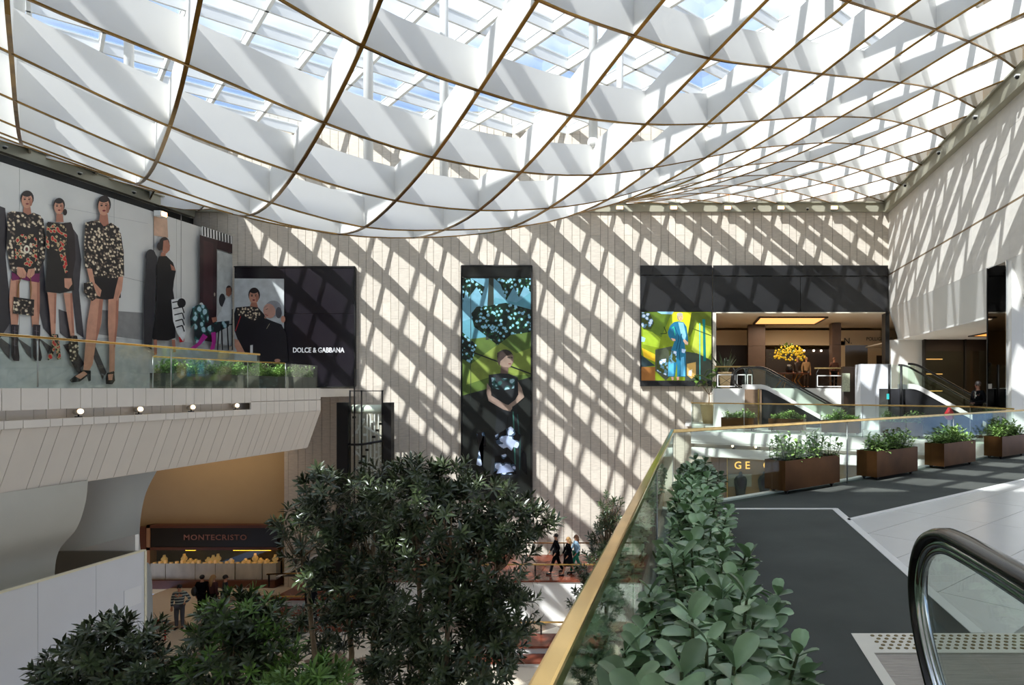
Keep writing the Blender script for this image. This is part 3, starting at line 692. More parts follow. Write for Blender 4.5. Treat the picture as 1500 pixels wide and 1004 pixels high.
floor_rail('brass rail on the upper step left of the lift', (-18.8, 28.6, ZG+.8), (-13.8, 28.0, -8.7+.35), .55)
floor_rail('brass rail on the middle step left of the lift', (-17.8, 26.2, -9.0), (-13.5, 26.2, -9.0), .65)
g = empty('glass_wedge', (-17.2, 30.15, -8.7), label='dark glazed ramp wedge beside the stone pier', cat='ramp')
MB().prism([(-1.9, 0, 0), (1.4, 0, 0), (1.4, 0, 1.3), (.5, 0, 1.3)], (0, .9, 0)).build('side', mat('dark glazed side', (60, 62, 64), .2), g)
MB().prism([(-2.0, -.05, 0), (.45, -.05, 1.34), (1.4, -.05, 1.34), (1.4, -.05, 1.44), (.4, -.05, 1.44), (-2.2, -.05, 0)], (0, .1, 0)).build('capping', STRIP, g)
sw = empty('wall_intercom', tuple(onY(433, 823, YW-.03)), label='small grey intercom plate on the stone pier', cat='intercom')
MB().box((-.12, -.03, -.14), (.12, 0, .14)).build('plate', mat('grey plate', (70, 70, 72), .4), sw)
floor_sign = empty('floor_stand', (-20.3, 24.6, ZG), label='small red framed stand on the ground floor beside the hoarding', cat='stand')
MB().tube([(-.35, 0, 0), (-.3, 0, .5), (.1, 0, .8), (.3, 0, .72), (.3, 0, 0)], .03, 8).build('frame', mat('red paint', (190, 44, 36), .4), floor_sign)

# ---- panoramic lift
lf_ = empty('panoramic_lift', (-14.6, 29.4, ZG), label='glass panoramic lift between two black posts', cat='lift'); lo_ = Vector((-14.6, 29.4, ZG))
def L(px, py, Y=29.4): return Vector(onY(px, py, Y))-lo_
def lbx(nm, x0, y0, x1, y1, Y, d, m): a = L(x0, y0, Y); b = L(x1, y1, Y); return MB().box((a.x, a.y, a.z if y0 > 0 else 0), (b.x, a.y+d, b.z)).build(nm, m, lf_)
for a, b in ((493, 509), (561, 573)):
    p = L(a, 590); q = L(b, 590); MB().box((p.x, 0, 0), (q.x, .3, p.z)).build('post', BLACK, lf_)
p0 = L(511, 600); p1 = L(563, 600)
MB().tube([(p0.x, .35, p0.z), (p1.x, .35, p0.z)], .20, 16).ball((p1.x, .35, p1.z), .20, 12, 8).build('top_drum', mat('pale green drum', (226, 236, 214), .4), lf_)
MB().box((p0.x, .02, 0), (p1.x, .035, p0.z-.2)).box((p0.x, .7, 0), (p1.x, .715, p0.z-.2)).build('glass_panel', glass_mat('lift glass', (250, 252, 250), .04), lf_)
for px in (511, 517.5, 528, 558.5):
    t = L(px, 572 if px != 517.5 else 540); MB().bar((t.x, .1, 0), (t.x, .1, t.z), .05).build('guide_rail', BLACK, lf_)
t = L(511, 573); u = L(560, 573); MB().bar((t.x, .1, t.z), (u.x, .1, t.z), .04).build('cross_bar', BLACK, lf_)
for py in (652, 704, 760, 830, 910):
    t = L(509, py); u = L(562, py-6); MB().tube([(t.x, .08, t.z), ((t.x*.6+u.x*.4), -.02, t.z+.02), (u.x, .08, u.z)], .05, 8).build('cross_pipe', BLACK, lf_)
for px in (514, 522, 533, 538, 544, 550, 556):
    t = L(px, 607); MB().bar((t.x, .3, 0), (t.x, .3, t.z), .05).build('cable', WHITE, lf_)
for k in range(26):
    a_ = L(515+(k*13) % 44, 612+k*3.2); MB().box((a_.x-.06, .18, a_.z-.05), (a_.x+.07, .24, a_.z+.05)).build('bracket', WHITE if k % 3 else BLACK, lf_)
for (xa, ya_, xb, yb_) in ((513, 640, 530, 618), (530, 625, 556, 640), (515, 660, 545, 690), (548, 690, 530, 730), (516, 690, 556, 668)):
    MB().bar(L(xa, ya_)+Vector((0, .2, 0)), L(xb, yb_)+Vector((0, .2, 0)), .06).build('brace', WHITE, lf_)

# ---- camera domes and lamps along the beams
def dome(p, lb):
    r = empty('security_camera', p, label=lb, cat='camera', group='small cameras on the beams')
    MB().box((-.06, -.06, 0), (.06, .06, .04)).build('base', RAFT, r); MB().ball((0, 0, -.02), .06, 10, 6).build('dome', BLACK, r)
for (px, py), lb in (((1413, 150), 'camera on the right beam, nearest'), ((1373, 201), 'camera on the right beam, second from the far wall corner'), ((1340, 240), 'camera on the right beam, third along'), ((1322, 271), 'camera on the right beam nearest the corner')):
    p = onX(px+53 if False else px, py, PXR-.34) if False else None
for Y, lb in ((17.9, 'camera on the right beam, nearest the viewer'), (20.6, 'camera on the right beam, second from the viewer'), (23.7, 'camera on the right beam, third from the viewer'), (27.5, 'camera on the right beam, nearest the corner')):
    dome((PXR-.36, Y, 8.55), lb)
for px, lb in ((1105, 'camera on the far beam between two lamps, left one'), (1183, 'camera on the far beam between two lamps, right one')):
    dome(((px-CX)/F*30.75, 30.75, 8.45), lb)
for Y, lb in ((22.2, 'camera on the billboard beam, nearest the viewer'), (24.9, 'camera on the billboard beam, middle one'), (27.3, 'camera on the billboard beam, farthest one')):
    dome((-23.5, Y, 8.2), lb)
for k, px in enumerate((908, 987, 1066, 1144, 1222)):
    r = empty('beam_lamp', ((px-CX)/F*30.72, 30.72, 8.42), label='warm square lamp on the far beam, %s' % ['leftmost', 'second from left', 'the middle one', 'second from right', 'rightmost'][k], cat='lamp', group='warm lamps along the far beam')
    MB().box((-.17, -.05, -.02), (.17, .1, .16)).build('housing', OLIVE, r); MB().box((-.14, -.07, .0), (.14, -.05, .13)).build('lamp_face', LAMP, r)
pl = empty('projector_lamp', tuple(onX(237, 314, -22.0)), label='white lamp box glowing above the walking figure on the billboard', cat='lamp')
MB().box((-.2, -.18, -.12), (.1, .18, .12)).build('housing', RAFT, pl, bevel=.03); MB().box((.1, -.12, -.08), (.12, .12, .08)).build('lens', LAMP, pl)

# ================================================================ hall behind the big opening, frames and screens on the far wall
tag(MB().box((-3, YW+.3, -.3), (16, 43, 0)).build('floor', mat('hall floor', (150, 130, 104), .25)), label='upper hall floor behind the opening', cat='floor', kind='structure')
tag(MB().box((-3, YW+.33, 3.62), (16, 43, 3.9)).build('ceiling', HALLC), label='cream ceiling of the hall behind the opening', cat='ceiling', kind='structure')
tag(MB().box((-3, 41.0, 0), (16, 41.3, 3.62)).build('wall_far', mat('hall back wall', (200, 176, 136), .7)), label='back wall of the hall behind the opening', cat='wall', kind='structure')
tag(MB().box((-3.2, YW+.3, 0), (-3, 43, 3.62)).box((12.6, YW+.3, 0), (12.8, 43, 3.62)).build('wall_right', HALLC), label='side walls of the hall behind the opening', cat='wall', kind='structure')
# band under the ceiling and shops
Yh = 39.0
hs = empty('hall_shopfront', (2.2, Yh, 0), label='wide cream fascia with dark shop windows at the back of the hall', cat='shop'); ho_ = Vector((2.2, Yh, 0))
def H(px, py, Y=Yh): return Vector(onY(px, py, Y))-ho_
def hb(nm, x0, y0, x1, y1, m, d=.3, Y=Yh, par=None):
    a = H(x0, y0, Y); b = H(x1, y1, Y); return MB().box((a.x, a.y, a.z), (b.x, a.y+d, b.z)).build(nm, m, par or hs)
hb('fascia', 1045, 484, 1290, 506, mat('cream fascia', (222, 202, 166), .6), 1.2)
hb('shop_window', 1045, 506, 1096, 569, DKBROWN); hb('shop_window', 1122, 512, 1219, 569, DKBROWN); hb('shop_window', 1238, 506, 1271, 569, mat('grey shop glass', (92, 84, 72), .2)); hb('wall_piece', 1219, 500, 1238, 569, mat('cream fascia', (222, 202, 166)))
hb('wall_piece', 1271, 506, 1310, 569, mat('cream fascia', (222, 202, 166)), .35); hb('niche', 1284, 521, 1302, 535, DKBROWN, .02, Yh-.02)
for px in (1178, 1192, 1203, 1217):
    p = H(px, 514, Yh-.1); MB().ball(p, .06, 8, 6).build('downlight', mat('white downlight', (255, 240, 220), .5, emit=((255, 235, 210), 6)), hs)
text_mesh('sign_lettering', 'POLLIGNANI', .3, BLACK, hs, Matrix.Translation(H(1288, 497, Yh-.05))@FACE_CAM, sx=.9)
text_mesh('sign_lettering', 'N.', .5, BLACK, hs, Matrix.Translation(H(1242, 500, Yh-.05))@FACE_CAM)
for (x0, y0, x1, lb, Y) in ((1096, 487, 1121, 'wide brown stone column in the hall', 37.0), (1219, 478, 1232, 'narrow brown stone column in the hall', 36.0)):
    a = Vector(onY(x0, y0, Y)); b = Vector(onY(x1, y0, Y)); r = empty('stone_column', ((a.x+b.x)/2, Y, 0), label=lb, cat='column'); w = (b.x-a.x)/2
    for k in range(3): MB().box((-w, 0, 1.2*k+.005), (w, .8, 1.2*k+1.195)).build('stone_block', mat('dark brown stone', (84, 66, 54), .5, noise_amt=.12, scale=4, rand=.08), r)
ch = empty('ceiling_light', (4.9, 34.7, 3.57), label='large amber glowing recess in the hall ceiling', cat='light')
MB().box((-1.65, -1.7, .01), (1.65, 1.7, .03)).build('diffuser', mat('amber panel', (255, 190, 110), .5, emit=((255, 176, 104), 1.0)), ch)
MB().box((-1.75, -1.8, -.03), (1.75, -1.7, .04)).box((-1.75, 1.7, -.03), (1.75, 1.8, .04)).box((-1.75, -1.7, -.03), (-1.65, 1.7, .04)).box((1.65, -1.7, -.03), (1.75, 1.7, .04)).build('frame', BLACK, ch)
hl = bpy.data.lights.new('hall_light', 'AREA'); hl.shape = 'RECTANGLE'; hl.size = 3.2; hl.size_y = 3.3; hl.energy = 120; hl.color = (1, .88, .70)
hlo = bpy.data.objects.new('hall_light', hl); COL.objects.link(hlo); hlo.location = (4.9, 34.7, 3.5)
hl2 = bpy.data.lights.new('shop_light', 'AREA'); hl2.shape = 'RECTANGLE'; hl2.size = 6; hl2.size_y = .4; hl2.energy = 34; hl2.color = (1, .76, .50)
hlo2 = bpy.data.objects.new('shop_light', hl2); COL.objects.link(hlo2); hlo2.location = (-23, 30.2, -2.4)
hl3 = bpy.data.lights.new('opening_light', 'AREA'); hl3.shape = 'RECTANGLE'; hl3.size = 2.2; hl3.size_y = 3; hl3.energy = 50; hl3.color = (1, .8, .55)
hlo3 = bpy.data.objects.new('opening_light', hl3); COL.objects.link(hlo3); hlo3.location = (12.6, 27, 2.2)
# black cladding round the opening
def slabY(nm, x0, y0, x1, y1, Y, d, m, par, o):
    a = Vector(onY(x0, y0, Y))-o; b = Vector(onY(x1, y1, Y))-o; return MB().box((a.x, a.y, a.z), (b.x, a.y+d, b.z)).build(nm, m, par)
bc = empty('black_cladding', (4.0, 30.9, 3.7), label='black glass cladding panels above the hall opening', cat='cladding'); bo = Vector((4, 30.9, 3.7))
slabY('panel', 1044.5, 389, 1301, 404, 30.93, .2, BLACKG, bc, bo); slabY('panel', 1044.5, 405, 1172, 457.5, 30.98, .2, BLACKG, bc, bo); slabY('panel', 1172.8, 405, 1301, 457.5, 30.98, .2, BLACKG, bc, bo)
slabY('jamb', 1044, 458, 1049, 569, 30.95, .6, HALLC, bc, bo); slabY('jamb', 1297, 458, 1303, 600, 30.95, .6, BLACK, bc, bo); slabY('lintel', 1049, 457.5, 1297, 459, 30.95, .5, HALLC, bc, bo)
# body of upper hall landing in front of the opening
up = MB().box((.75, 27.45, -1.65), (2.68, YW, -.01)).box((2.6, 30.2, -1.65), (9.3, YW, -.01))
tag(up.build('wall_far', WHITE), label='cream landing block below the hall opening', cat='wall', kind='structure')
mp_ = empty('marble_pier', (2.45, 27.4, -1.65), label='brown marble pier at the head of the far escalator', cat='pier')
for k in range(2): MB().box((-.42, -.06, .8*k+.004), (.28, .05, .8*k+.80)).build('marble_slab', BRSTONE, mp_)
MB().box((.12, -.1, 0), (.18, -.06, 1.62)).build('edge_trim', BRASS, mp_)
def barrier(lb, px0, px1, Y, cells):
    a = onY(px0, 569, Y); b = onY(px1, 569, Y); r = empty('railing', (a[0], Y, 0), label=lb, cat='railing'); w = b[0]-a[0]
    MB().bar((-.1, 0, .93), (w+.1, 0, .93), .07, .06).build('handrail', BRASS, r)
    n = len(cells); x = 0; tot = sum(cells)
    for c in cells:
        x1 = x+w*c/tot; g = .04; m = MB()
        for p, q in (((x+g, 0, .08), (x1-g, 0, .08)), ((x+g, 0, .58), (x1-g, 0, .58)), ((x+g, 0, .08), (x+g, 0, .58)), ((x1-g, 0, .08), (x1-g, 0, .58))): m.bar(p, q, .04)
        m.build('white_frame', WHITE, r)
        MB().bar((x+g, .01, .08), (x1-g, .01, .58), .015).bar((x+g, .01, .58), (x1-g, .01, .08), .015).build('cross_wire', BLACK, r)
        MB().tube([(x, 0, 0), (x, 0, .7), (x+.12, 0, .9)], .03, 6).build('post', BLACK, r); MB().tube([(x1-.02, 0, 0), (x1-.02, 0, .7), (x1-.14, 0, .9)], .03, 6).build('post', BLACK, r); x = x1
    return r
barrier('railing with white framed panels left of the far escalator', 1050, 1103, 28.2, [3, 1.6, 1])
barrier('railing with white framed panels right of the far escalator', 1196, 1252, 30.3, [3, 1])
tag(MB().box((2.9, 30.15, -1.65), (7.3, 30.2, 0)).build('wall_far', WHITE), label='cream wall behind the far escalator', cat='wall', kind='structure')
pc = empty('brown_column', (6.7, 28.6, -1.65), label='dark brown square column beside the white kiosk', cat='column')
MB().box((-.25, 0, 0), (.25, .5, 2.6)).build('shaft', DKBROWN, pc); MB().box((-.32, -.1, 1.5), (.0, .0, 2.3)).build('carved_panel', mat('carved pale green stone', (190, 196, 170), .6, noise_amt=.3, scale=14), pc)
kk = empty('white_kiosk', (6.88, 26.25, -1.65), label='glossy white kiosk box behind the far balustrade', cat='kiosk')
for k in range(2): MB().box((-.28+.62*k, 0, 0), (.33+.62*k, .9, 2.62)).build('panel', mat('glossy white panel', (236, 238, 242), .12), kk)

# ---- escalators
def escalator(lb, x, y, wid_, side_m, run=3.0, drop=1.65, te=.9):
    r = empty('escalator', (x, y, -1.65), label=lb, cat='escalator'); H_ = drop
    def path(off, ext=.9, n=6):
        P = [(-te, H_+off), (-.25, H_+off)]
        for k in range(1, n): P.append((-.25+.5*k/n, H_+off-.5*.55*(k/n)**2*.55))
        P += [(run-.25, off+.12)]
        for k in range(1, n): P.append((run-.25+.5*k/n, off+.12*(1-k/n)**2))
        P += [(run+.25, off), (run+ext, off)]
        return P
    for s, yy in (('near', 0), ('far', wid_)):
        A = path(.0); B = path(.86)
        poly = [(a, yy, z) for a, z in A]+[(a, yy, z) for a, z in B[::-1]]
        MB().prism(poly, (0, .02, 0)).build('glass_panel', GLASS, r)
        hp_ = [] if te < .5 else [(-te+math.cos(t)*-.43*1, yy+.01, H_+.45+math.sin(t)*.43) for t in [(-.45+.095*k)*PI for k in range(10)]]
        top = [(a, yy+.01, z+.02) for a, z in B]
        hp2 = [(run+.9+math.cos(t)*.43, yy+.01, .45+math.sin(t)*.43) for t in [(.45-.095*k)*PI for k in range(10)]]
        MB().tube(hp_+top+hp2, .04, 8).build('handrail', RUBBER, r)
        C = path(-.02); D_ = path(.16)
        MB().prism([(a, yy-.06, z) for a, z in C]+[(a, yy-.06, z) for a, z in D_[::-1]], (0, .14, 0)).build('skirt_trim', STRIP, r)
    body = [(-te-.1, -.02, H_-.03)]+[(a, -.02, z-.03) for a, z in path(0)][1:-1]+[(run+.5, -.02, 0), (-te-.1, -.02, 0)]
    MB().prism(body, (0, wid_+.04, 0)).build('truss_cladding', side_m, r)
    n = 9
    for k in range(n):
        x0 = run*k/n; z = H_*(1-(k+.6)/n); MB().box((x0, .1, max(z-.18, .01)), (x0+run/n+.05, wid_-.1, z)).build('step', STEEL, r)
    return r
escalator('far escalator descending right from the hall opening', 2.9, 27.5, 1.15, BLACKG)
escalator('second escalator beside the wall opening behind the guard', 7.95, 23.6, 1.15, BLACKG, te=.3)
bb = empty('black_landing', (7.3, 23.6, -1.65), label='black clad landing block at the head of the second escalator', cat='landing')
MB().box((-.35, 0, 0), (.17, 1.25, 1.63)).build('cladding', BLACKG, bb)
MB().box((-.3, .02, 1.63), (.6, .04, 2.5)).build('glass_panel', GLASS, bb); [MB().tube([(q_, 0, 0), (q_, 0, 2.5)], .045, 10).build('post', BLACK, bb) for q_ in (.1, -.33)]
MB().box((-.42, -.04, 1.25), (-.34, .02, 1.45)).build('button_panel', mat('teal lit button', (60, 200, 200), .4, emit=((60, 200, 200), .6)), bb)
e3 = empty('escalator', (10.9, 20.9, -1.65), label='steel escalator balustrade seen beyond the mirror column', cat='escalator')
MB().prism([(-.3, 0, 0), (1.2, 0, 0), (2.6, 0, 1.2), (2.6, 0, 1.9), (.2, 0, .5)], (0, .06, 0)).build('glass_panel', GLASS, e3)

# ---- foreground escalator newel on the right
ne = empty('escalator_balustrade', (.95, 2.4, -1.65), label='foreground escalator newel with black handrail and glass', cat='escalator'); no = Vector((.95, 2.4, -1.65))
yz = smooth([(0, -2.0, -.55), (0, .5, -.55), (0, 1.6, -.55), (0, 2.30, -.55), (0, 2.55, -.575), (0, 2.72, -.66), (0, 2.80, -.80), (0, 2.785, -.94), (0, 2.70, -1.08), (0, 2.55, -1.22), (0, 2.36, -1.34), (0, 2.1, -1.42)], 6)
def ribbon(P, w, t, inner):
    m = MB(); vs = []; n = len(P)
    for i, p in enumerate(P):
        p = Vector(p); a = Vector(P[max(i-1, 0)]); b = Vector(P[min(i+1, n-1)]); tg = (b-a).normalized(); nr = Vector((0, tg.z, -tg.y))
        prof = [(-w/2, 0), (-w/2*.86, t*.55), (-w/2*.4, t*.8), (w/2*.4, t*.8), (w/2*.86, t*.55), (w/2, 0), (w/2*.9, -t*.4), (-w/2*.9, -t*.4)]
        for u, v in prof: vs.append(p+Vector((u, 0, 0))-nr*(v+inner))
    k = 8; fs = []
    for i in range(n-1):
        for j in range(k): fs.append((i*k+j, i*k+(j+1) % k, (i+1)*k+(j+1) % k, (i+1)*k+j))
    return m.add(vs, fs, 0, True)
ribbon([tuple(Vector(p)-Vector((0, no.y, no.z))) for p in yz], .085, .035, .0).build('handrail', RUBBER, ne)
ribbon([tuple(Vector(p)-Vector((0, no.y, no.z))) for p in yz], .05, .03, -.032).build('guide_profile', CHROME, ne)
ribbon([tuple(Vector(p)-Vector((0, no.y, no.z))) for p in yz], .028, .03, -.058).build('inner_profile', CHROME, ne)
gp = [(0, p[1]-no.y, p[2]-no.z) for p in yz]+[(0, -1.4, -1.42+1.65), (0, -4.4, .2)]
gp2 = []
cen = Vector((0, -.4, .75))
for p in gp: v = Vector(p); gp2.append(tuple(v+(cen-v).normalized()*.06))
MB().prism([(-.006, p[1], p[2]) for p in gp2], (.012, 0, 0)).build('glass_panel', GLASS, ne)
MB().box((-.09, -5, -.0), (.09, -.15, .24)).build('skirt', STEEL, ne)
# ================================================================ planting
def leaf_pts(L_, W, fold=.25, droop=.15, obov=.5):
    """a leaf along +X with a folded blade; 2 x 3 quads"""
    xs = [0, .3, .68, 1.0]; ws = [.12, .75+(.1 if obov < .5 else -.05), 1.0 if obov >= .5 else .6, .12]
    vs = []
    for x, w in zip(xs, ws):
        z = -droop*L_*x*x
        vs += [(x*L_, -w*W/2, z+fold*W*w/2), (x*L_, 0, z), (x*L_, w*W/2, z+fold*W*w/2)]
    fs = []
    for i in range(3):
        a = 3*i; fs += [(a, a+3, a+4, a+1), (a+1, a+4, a+5, a+2)]
    return vs, fs
def add_leaf(m, P, d, up, L_, W, mi=0, **k):
    d = Vector(d).normalized(); up = Vector(up); s = d.cross(up)
    if s.length < 1e-3: s = d.cross(Vector((1, 0, 0)))
    s.normalize(); u = s.cross(d); P = Vector(P)
    vs, fs = leaf_pts(L_, W, **k); m.add([P+d*v[0]+s*v[1]+u*v[2] for v in vs], fs, mi, True)
def rdir(r, zmin=-.3):
    while True:
        v = Vector((r.uniform(-1, 1), r.uniform(-1, 1), r.uniform(zmin, 1)))
        if .1 < v.length < 1: return v.normalized()
# rosettes of leaves at the twig tips (shared meshes)
def rosette(seed, n, L_, W, mname, m_):
    r = random.Random(seed); m = MB()
    for k in range(n):
        t = 2*PI*k*.381966; el = .15+1.1*(k/n)
        d = Vector((math.cos(t)*math.cos(el), math.sin(t)*math.cos(el), math.sin(el)))
        add_leaf(m, Vector((0, 0, -.12+.14*k/n)), d, (0, 0, 1), L_*r.uniform(.75, 1.1), W*r.uniform(.8, 1.15), droop=.2)
    return m.mesh(mname, m_)
ROS = {('d', i): rosette(i, 14, .19, .048, 'leaf_cluster', LEAFD) for i in range(4)}
ROS.update({('m', i): rosette(10+i, 14, .20, .042, 'leaf_cluster', LEAFM) for i in range(2)})
def euler_of(d, spin):
    return (Vector(d).to_track_quat('Z', 'Y').to_matrix().to_4x4()@Matrix.Rotation(spin, 4, 'Z')).to_euler()
def tree(lb, Y, blobs, trunks, n, seed, kinds=('d',), group='atrium trees', size=1.0, name='evergreen_tree', extra=0):
    """blobs: (px, py, rx_px, ry_px) crown lobes seen in the photo, placed at depth Y; trunks: (px_base, px_top, py_top)"""
    r = random.Random(seed); base = Vector(((trunks[0][0]-CX)/F*Y, Y, ZG))
    root = empty(name, base, label=lb, cat='tree', group=group)
    tips = []; k_ = F/Y; B = []
    for (px, py, rx, ry) in blobs: c = Vector(onY(px, py, Y)); B.append((c, rx/k_, ry/k_))
    tot = sum(b[1]*b[2] for b in B)
    for c, rx, ry in B:
        m_ = int((n+extra)*rx*ry/tot)+1
        for _ in range(m_):
            v = rdir(r, -1)*(r.uniform(.35, 1)**.5); P = c+Vector((v.x*rx, v.y*min(rx, 1.6), v.z*ry)); tips.append((P, c, v))
    r.shuffle(tips); me = MB()
    # trunks and boughs
    tr = MB()
    for (pb, pt, yt) in trunks:
        b = Vector(((pb-CX)/F*Y, Y+r.uniform(-.2, .2), ZG)); t = Vector(onY(pt, yt, Y)); pts = []
        for k in range(9): f = k/8; pts.append(b.lerp(t, f)+Vector((r.uniform(-.05, .05), r.uniform(-.05, .05), 0))*(1 if 0 < k < 8 else 0))
        tr.tube([p-base for p in pts], .05, 7, radii=[.085-.055*k/8 for k in range(9)])
        near = sorted(tips, key=lambda q: (q[0]-t).length)[:max(6, len(tips)//(len(trunks)*9))]
        for P, c, v in near: 
            f = min(max((P.z-.5-b.z)/(t.z-b.z), .3), .98); s = b.lerp(t, f); mid = s.lerp(P, .5)+Vector((0, 0, -.12))
            tr.tube([s-base, mid-base, P-base], .012, 4, radii=[.022, .014, .006], cap=False)
    tr.build('trunk', BARK, root)
    for i, (P, c, v) in enumerate(tips):
        d = (Vector((v.x, v.y, v.z*.6+.55))+rdir(r, -1)*.35).normalized(); kd = kinds[r.randrange(len(kinds))]
        ms = ROS[(kd, r.randrange(4 if kd == 'd' else 2))]; s = size*r.uniform(.75, 1.2)
        if i < n: put('leaf_cluster', ms, root, P-base, euler_of(d, r.uniform(0, 6.28)), (s, s, s))
        else:
            M = Matrix.Translation(P-base)@euler_of(d, r.uniform(0, 6)).to_matrix().to_4x4()@Matrix.Scale(s, 4)
            o = len(me.v); me.v += [tuple(M@vv.co) for vv in ms.vertices]
            for p in ms.polygons: me.f.append([o+q for q in p.vertices]); me.mi.append(0); me.sm.append(True)
    if me.v: tag(me.build('foliage', LEAFM if 'm' in kinds and len(kinds) == 1 else LEAFD, root), kind='stuff')
    return root
tree('tall dark evergreen tree at the left of the central group, reaching toward the shop sign', 12.6,
     [(505, 740, 62, 62), (480, 800, 60, 70), (430, 762, 30, 26), (540, 850, 60, 80), (470, 720, 30, 40), (560, 720, 50, 45), (560, 940, 60, 70), (500, 890, 40, 40)],
     [(524, 505, 760), (560, 545, 800), (505, 440, 790)], 290, 1, extra=190)
tree('tall dark evergreen tree in the middle of the central group in front of the lift', 12.0,
     [(600, 730, 60, 58), (640, 790, 72, 80), (610, 860, 70, 80), (660, 930, 60, 80), (620, 700, 40, 30), (590, 960, 50, 60)],
     [(628, 612, 760), (650, 660, 780)], 290, 2, extra=230)
tree('tall dark evergreen tree at the right of the central group under the palm poster', 12.4,
     [(700, 740, 62, 52), (750, 770, 55, 45), (790, 762, 28, 22), (720, 830, 70, 70), (740, 900, 50, 60), (700, 960, 70, 60), (665, 700, 30, 28)],
     [(715, 700, 780), (690, 730, 800)], 290, 3, extra=210)
tree('broad evergreen at the lower left in front of the hoarding', 10.5,
     [(165, 940, 62, 36), (105, 975, 46, 36), (200, 985, 56, 40), (140, 1010, 60, 30), (230, 1000, 30, 20)], [(160, 160, 960)], 240, 4, extra=40, size=.95)
tree('glossy evergreen below the striped man with sunlit tips', 10.8,
     [(335, 905, 50, 40), (380, 900, 34, 34), (330, 960, 62, 50), (285, 990, 45, 40), (390, 960, 40, 50)], [(340, 340, 930)], 250, 5, kinds=('d', 'd', 'm'), extra=60)
tree('low pale green bush at the bottom edge left of the tree trunks', 10.2,
     [(440, 992, 52, 26), (480, 1000, 36, 30), (420, 1010, 40, 22)], [(450, 450, 1000)], 110, 6, kinds=('m',), name='low_bush')
tree('sparse small evergreen beside the black lift post', 13.0,
     [(455, 930, 36, 26), (440, 905, 22, 16), (480, 950, 24, 24)], [(490, 460, 930)], 44, 7, size=.85)
tree('slim conical evergreen beside the brass handrail', 13.5,
     [(893, 750, 18, 30), (890, 790, 32, 40), (882, 840, 42, 46), (872, 890, 42, 50), (862, 945, 38, 50), (880, 990, 40, 40)], [(880, 890, 760)], 280, 8, size=.62, extra=170)

# ---- clusia row in long planters beside the balustrade
cl_leaf = []
for sd_ in range(3):
    m = MB(); r = random.Random(sd_); xs = [0, .16, .42, .70, .90, 1.0]; ws = [.14, .40, .84, 1.0, .78, .34]; L_, W = .090, .060
    vs = []
    for x, w in zip(xs, ws):
        z = -.10*L_*x*x+.03*L_*math.sin(3*x+sd_)
        vs += [(x*L_, -w*W/2, z+.16*W*w), (x*L_, -w*W/4, z+.05*W*w), (x*L_, 0, z), (x*L_, w*W/4, z+.05*W*w), (x*L_, w*W/2, z+.16*W*w)]
    fs = []
    for i in range(5):
        for j in range(4): a = 5*i+j; fs.append((a, a+5, a+6, a+1))
    m.add(vs, fs, 0, True); me = m.mesh('leaf', LEAFC); cl_leaf.append(me)
def clusia(lb, x, y, h, n, seed, singles, spread=.36, s=1.0):
    r = random.Random(seed); root = empty('clusia_shrub', (x, y, -1.42), label=lb, cat='shrub', group='clusia row beside the near balustrade')
    sm = MB(); rest = MB(); made = 0; L = []
    stems = max(6, n//26)
    for k in range(stems):
        t = r.uniform(0, 2*PI); q = r.uniform(.05, 1)**.7
        P0 = Vector((math.cos(t)*q*.16, math.sin(t)*q*.2, 0)); tip = Vector((math.cos(t)*q*spread, math.sin(t)*q*(spread+.05), h*(1-.45*q*q)*r.uniform(.82, 1.0)))
        mid = P0.lerp(tip, .5)+Vector((0, 0, .05)); pts = [P0, P0.lerp(mid, .5), mid, mid.lerp(tip, .6), tip]
        sm.tube(pts, .008, 6, radii=[.011, .010, .009, .007, .005])
        a = r.uniform(0, PI); m = n//stems
        for i in range(m):
            f = 1-(i/m)**1.15*.75; seg = f*4; j = min(int(seg), 3); P = pts[j].lerp(pts[j+1], seg-j)
            if i % 2 == 0: a += PI/2+r.uniform(-.2, .2)
            an = a+(PI if i % 2 else 0); el = .42-.75*(1-f)+r.uniform(-.25, .25) if i > 1 else .95
            d = Vector((math.cos(an)*math.cos(el), math.sin(an)*math.cos(el), math.sin(el)))
            L.append((Vector((max(P.x, -.27-x+.04+max(0, -d.x)*.09), P.y, P.z)), d, r.uniform(.8, 1.2)*s))
    L.sort(key=lambda q: -q[0].z)
    for i, (P, d, sz) in enumerate(L):
        side = d.cross(Vector((0, 0, 1))).normalized() if abs(d.z) < .98 else Vector((1, 0, 0)); u = side.cross(d)*1.0
        M = Matrix((d, -side, u)).transposed().to_4x4(); M = M@Matrix.Rotation(r.uniform(-.5, .5), 4, 'X'); me = cl_leaf[r.randrange(3)]
        if i < singles:
            o = bpy.data.objects.new('leaf', me); COL.objects.link(o); o.parent = root; o.matrix_local = Matrix.Translation(P)@M@Matrix.Scale(sz, 4)
        else:
            MM = Matrix.Translation(P)@M@Matrix.Scale(sz, 4); oo = len(rest.v); rest.v += [tuple(MM@v.co) for v in me.vertices]
            for p in me.polygons: rest.f.append([oo+q for q in p.vertices]); rest.mi.append(0); rest.sm.append(True)
    sm.build('stem', STEM, root)
    if rest.v: tag(rest.build('foliage', LEAFC, root), kind='stuff')
    return root
C = [(1.35, .98, 170, 300), (1.95, .96, 200, 300), (2.55, .86, 200, 300), (3.2, .80, 200, 200), (3.9, .76, 200, 80), (4.7, .76, 190, 0), (5.5, .76, 190, 0), (6.4, .78, 190, 0), (7.3, .78, 190, 0), (8.1, .62, 170, 0)]
ords = ['nearest', 'second nearest', 'third nearest', 'fourth from the viewer', 'fifth from the viewer', 'sixth from the viewer', 'seventh from the viewer', 'eighth from the viewer', 'ninth from the viewer', 'last and farthest']
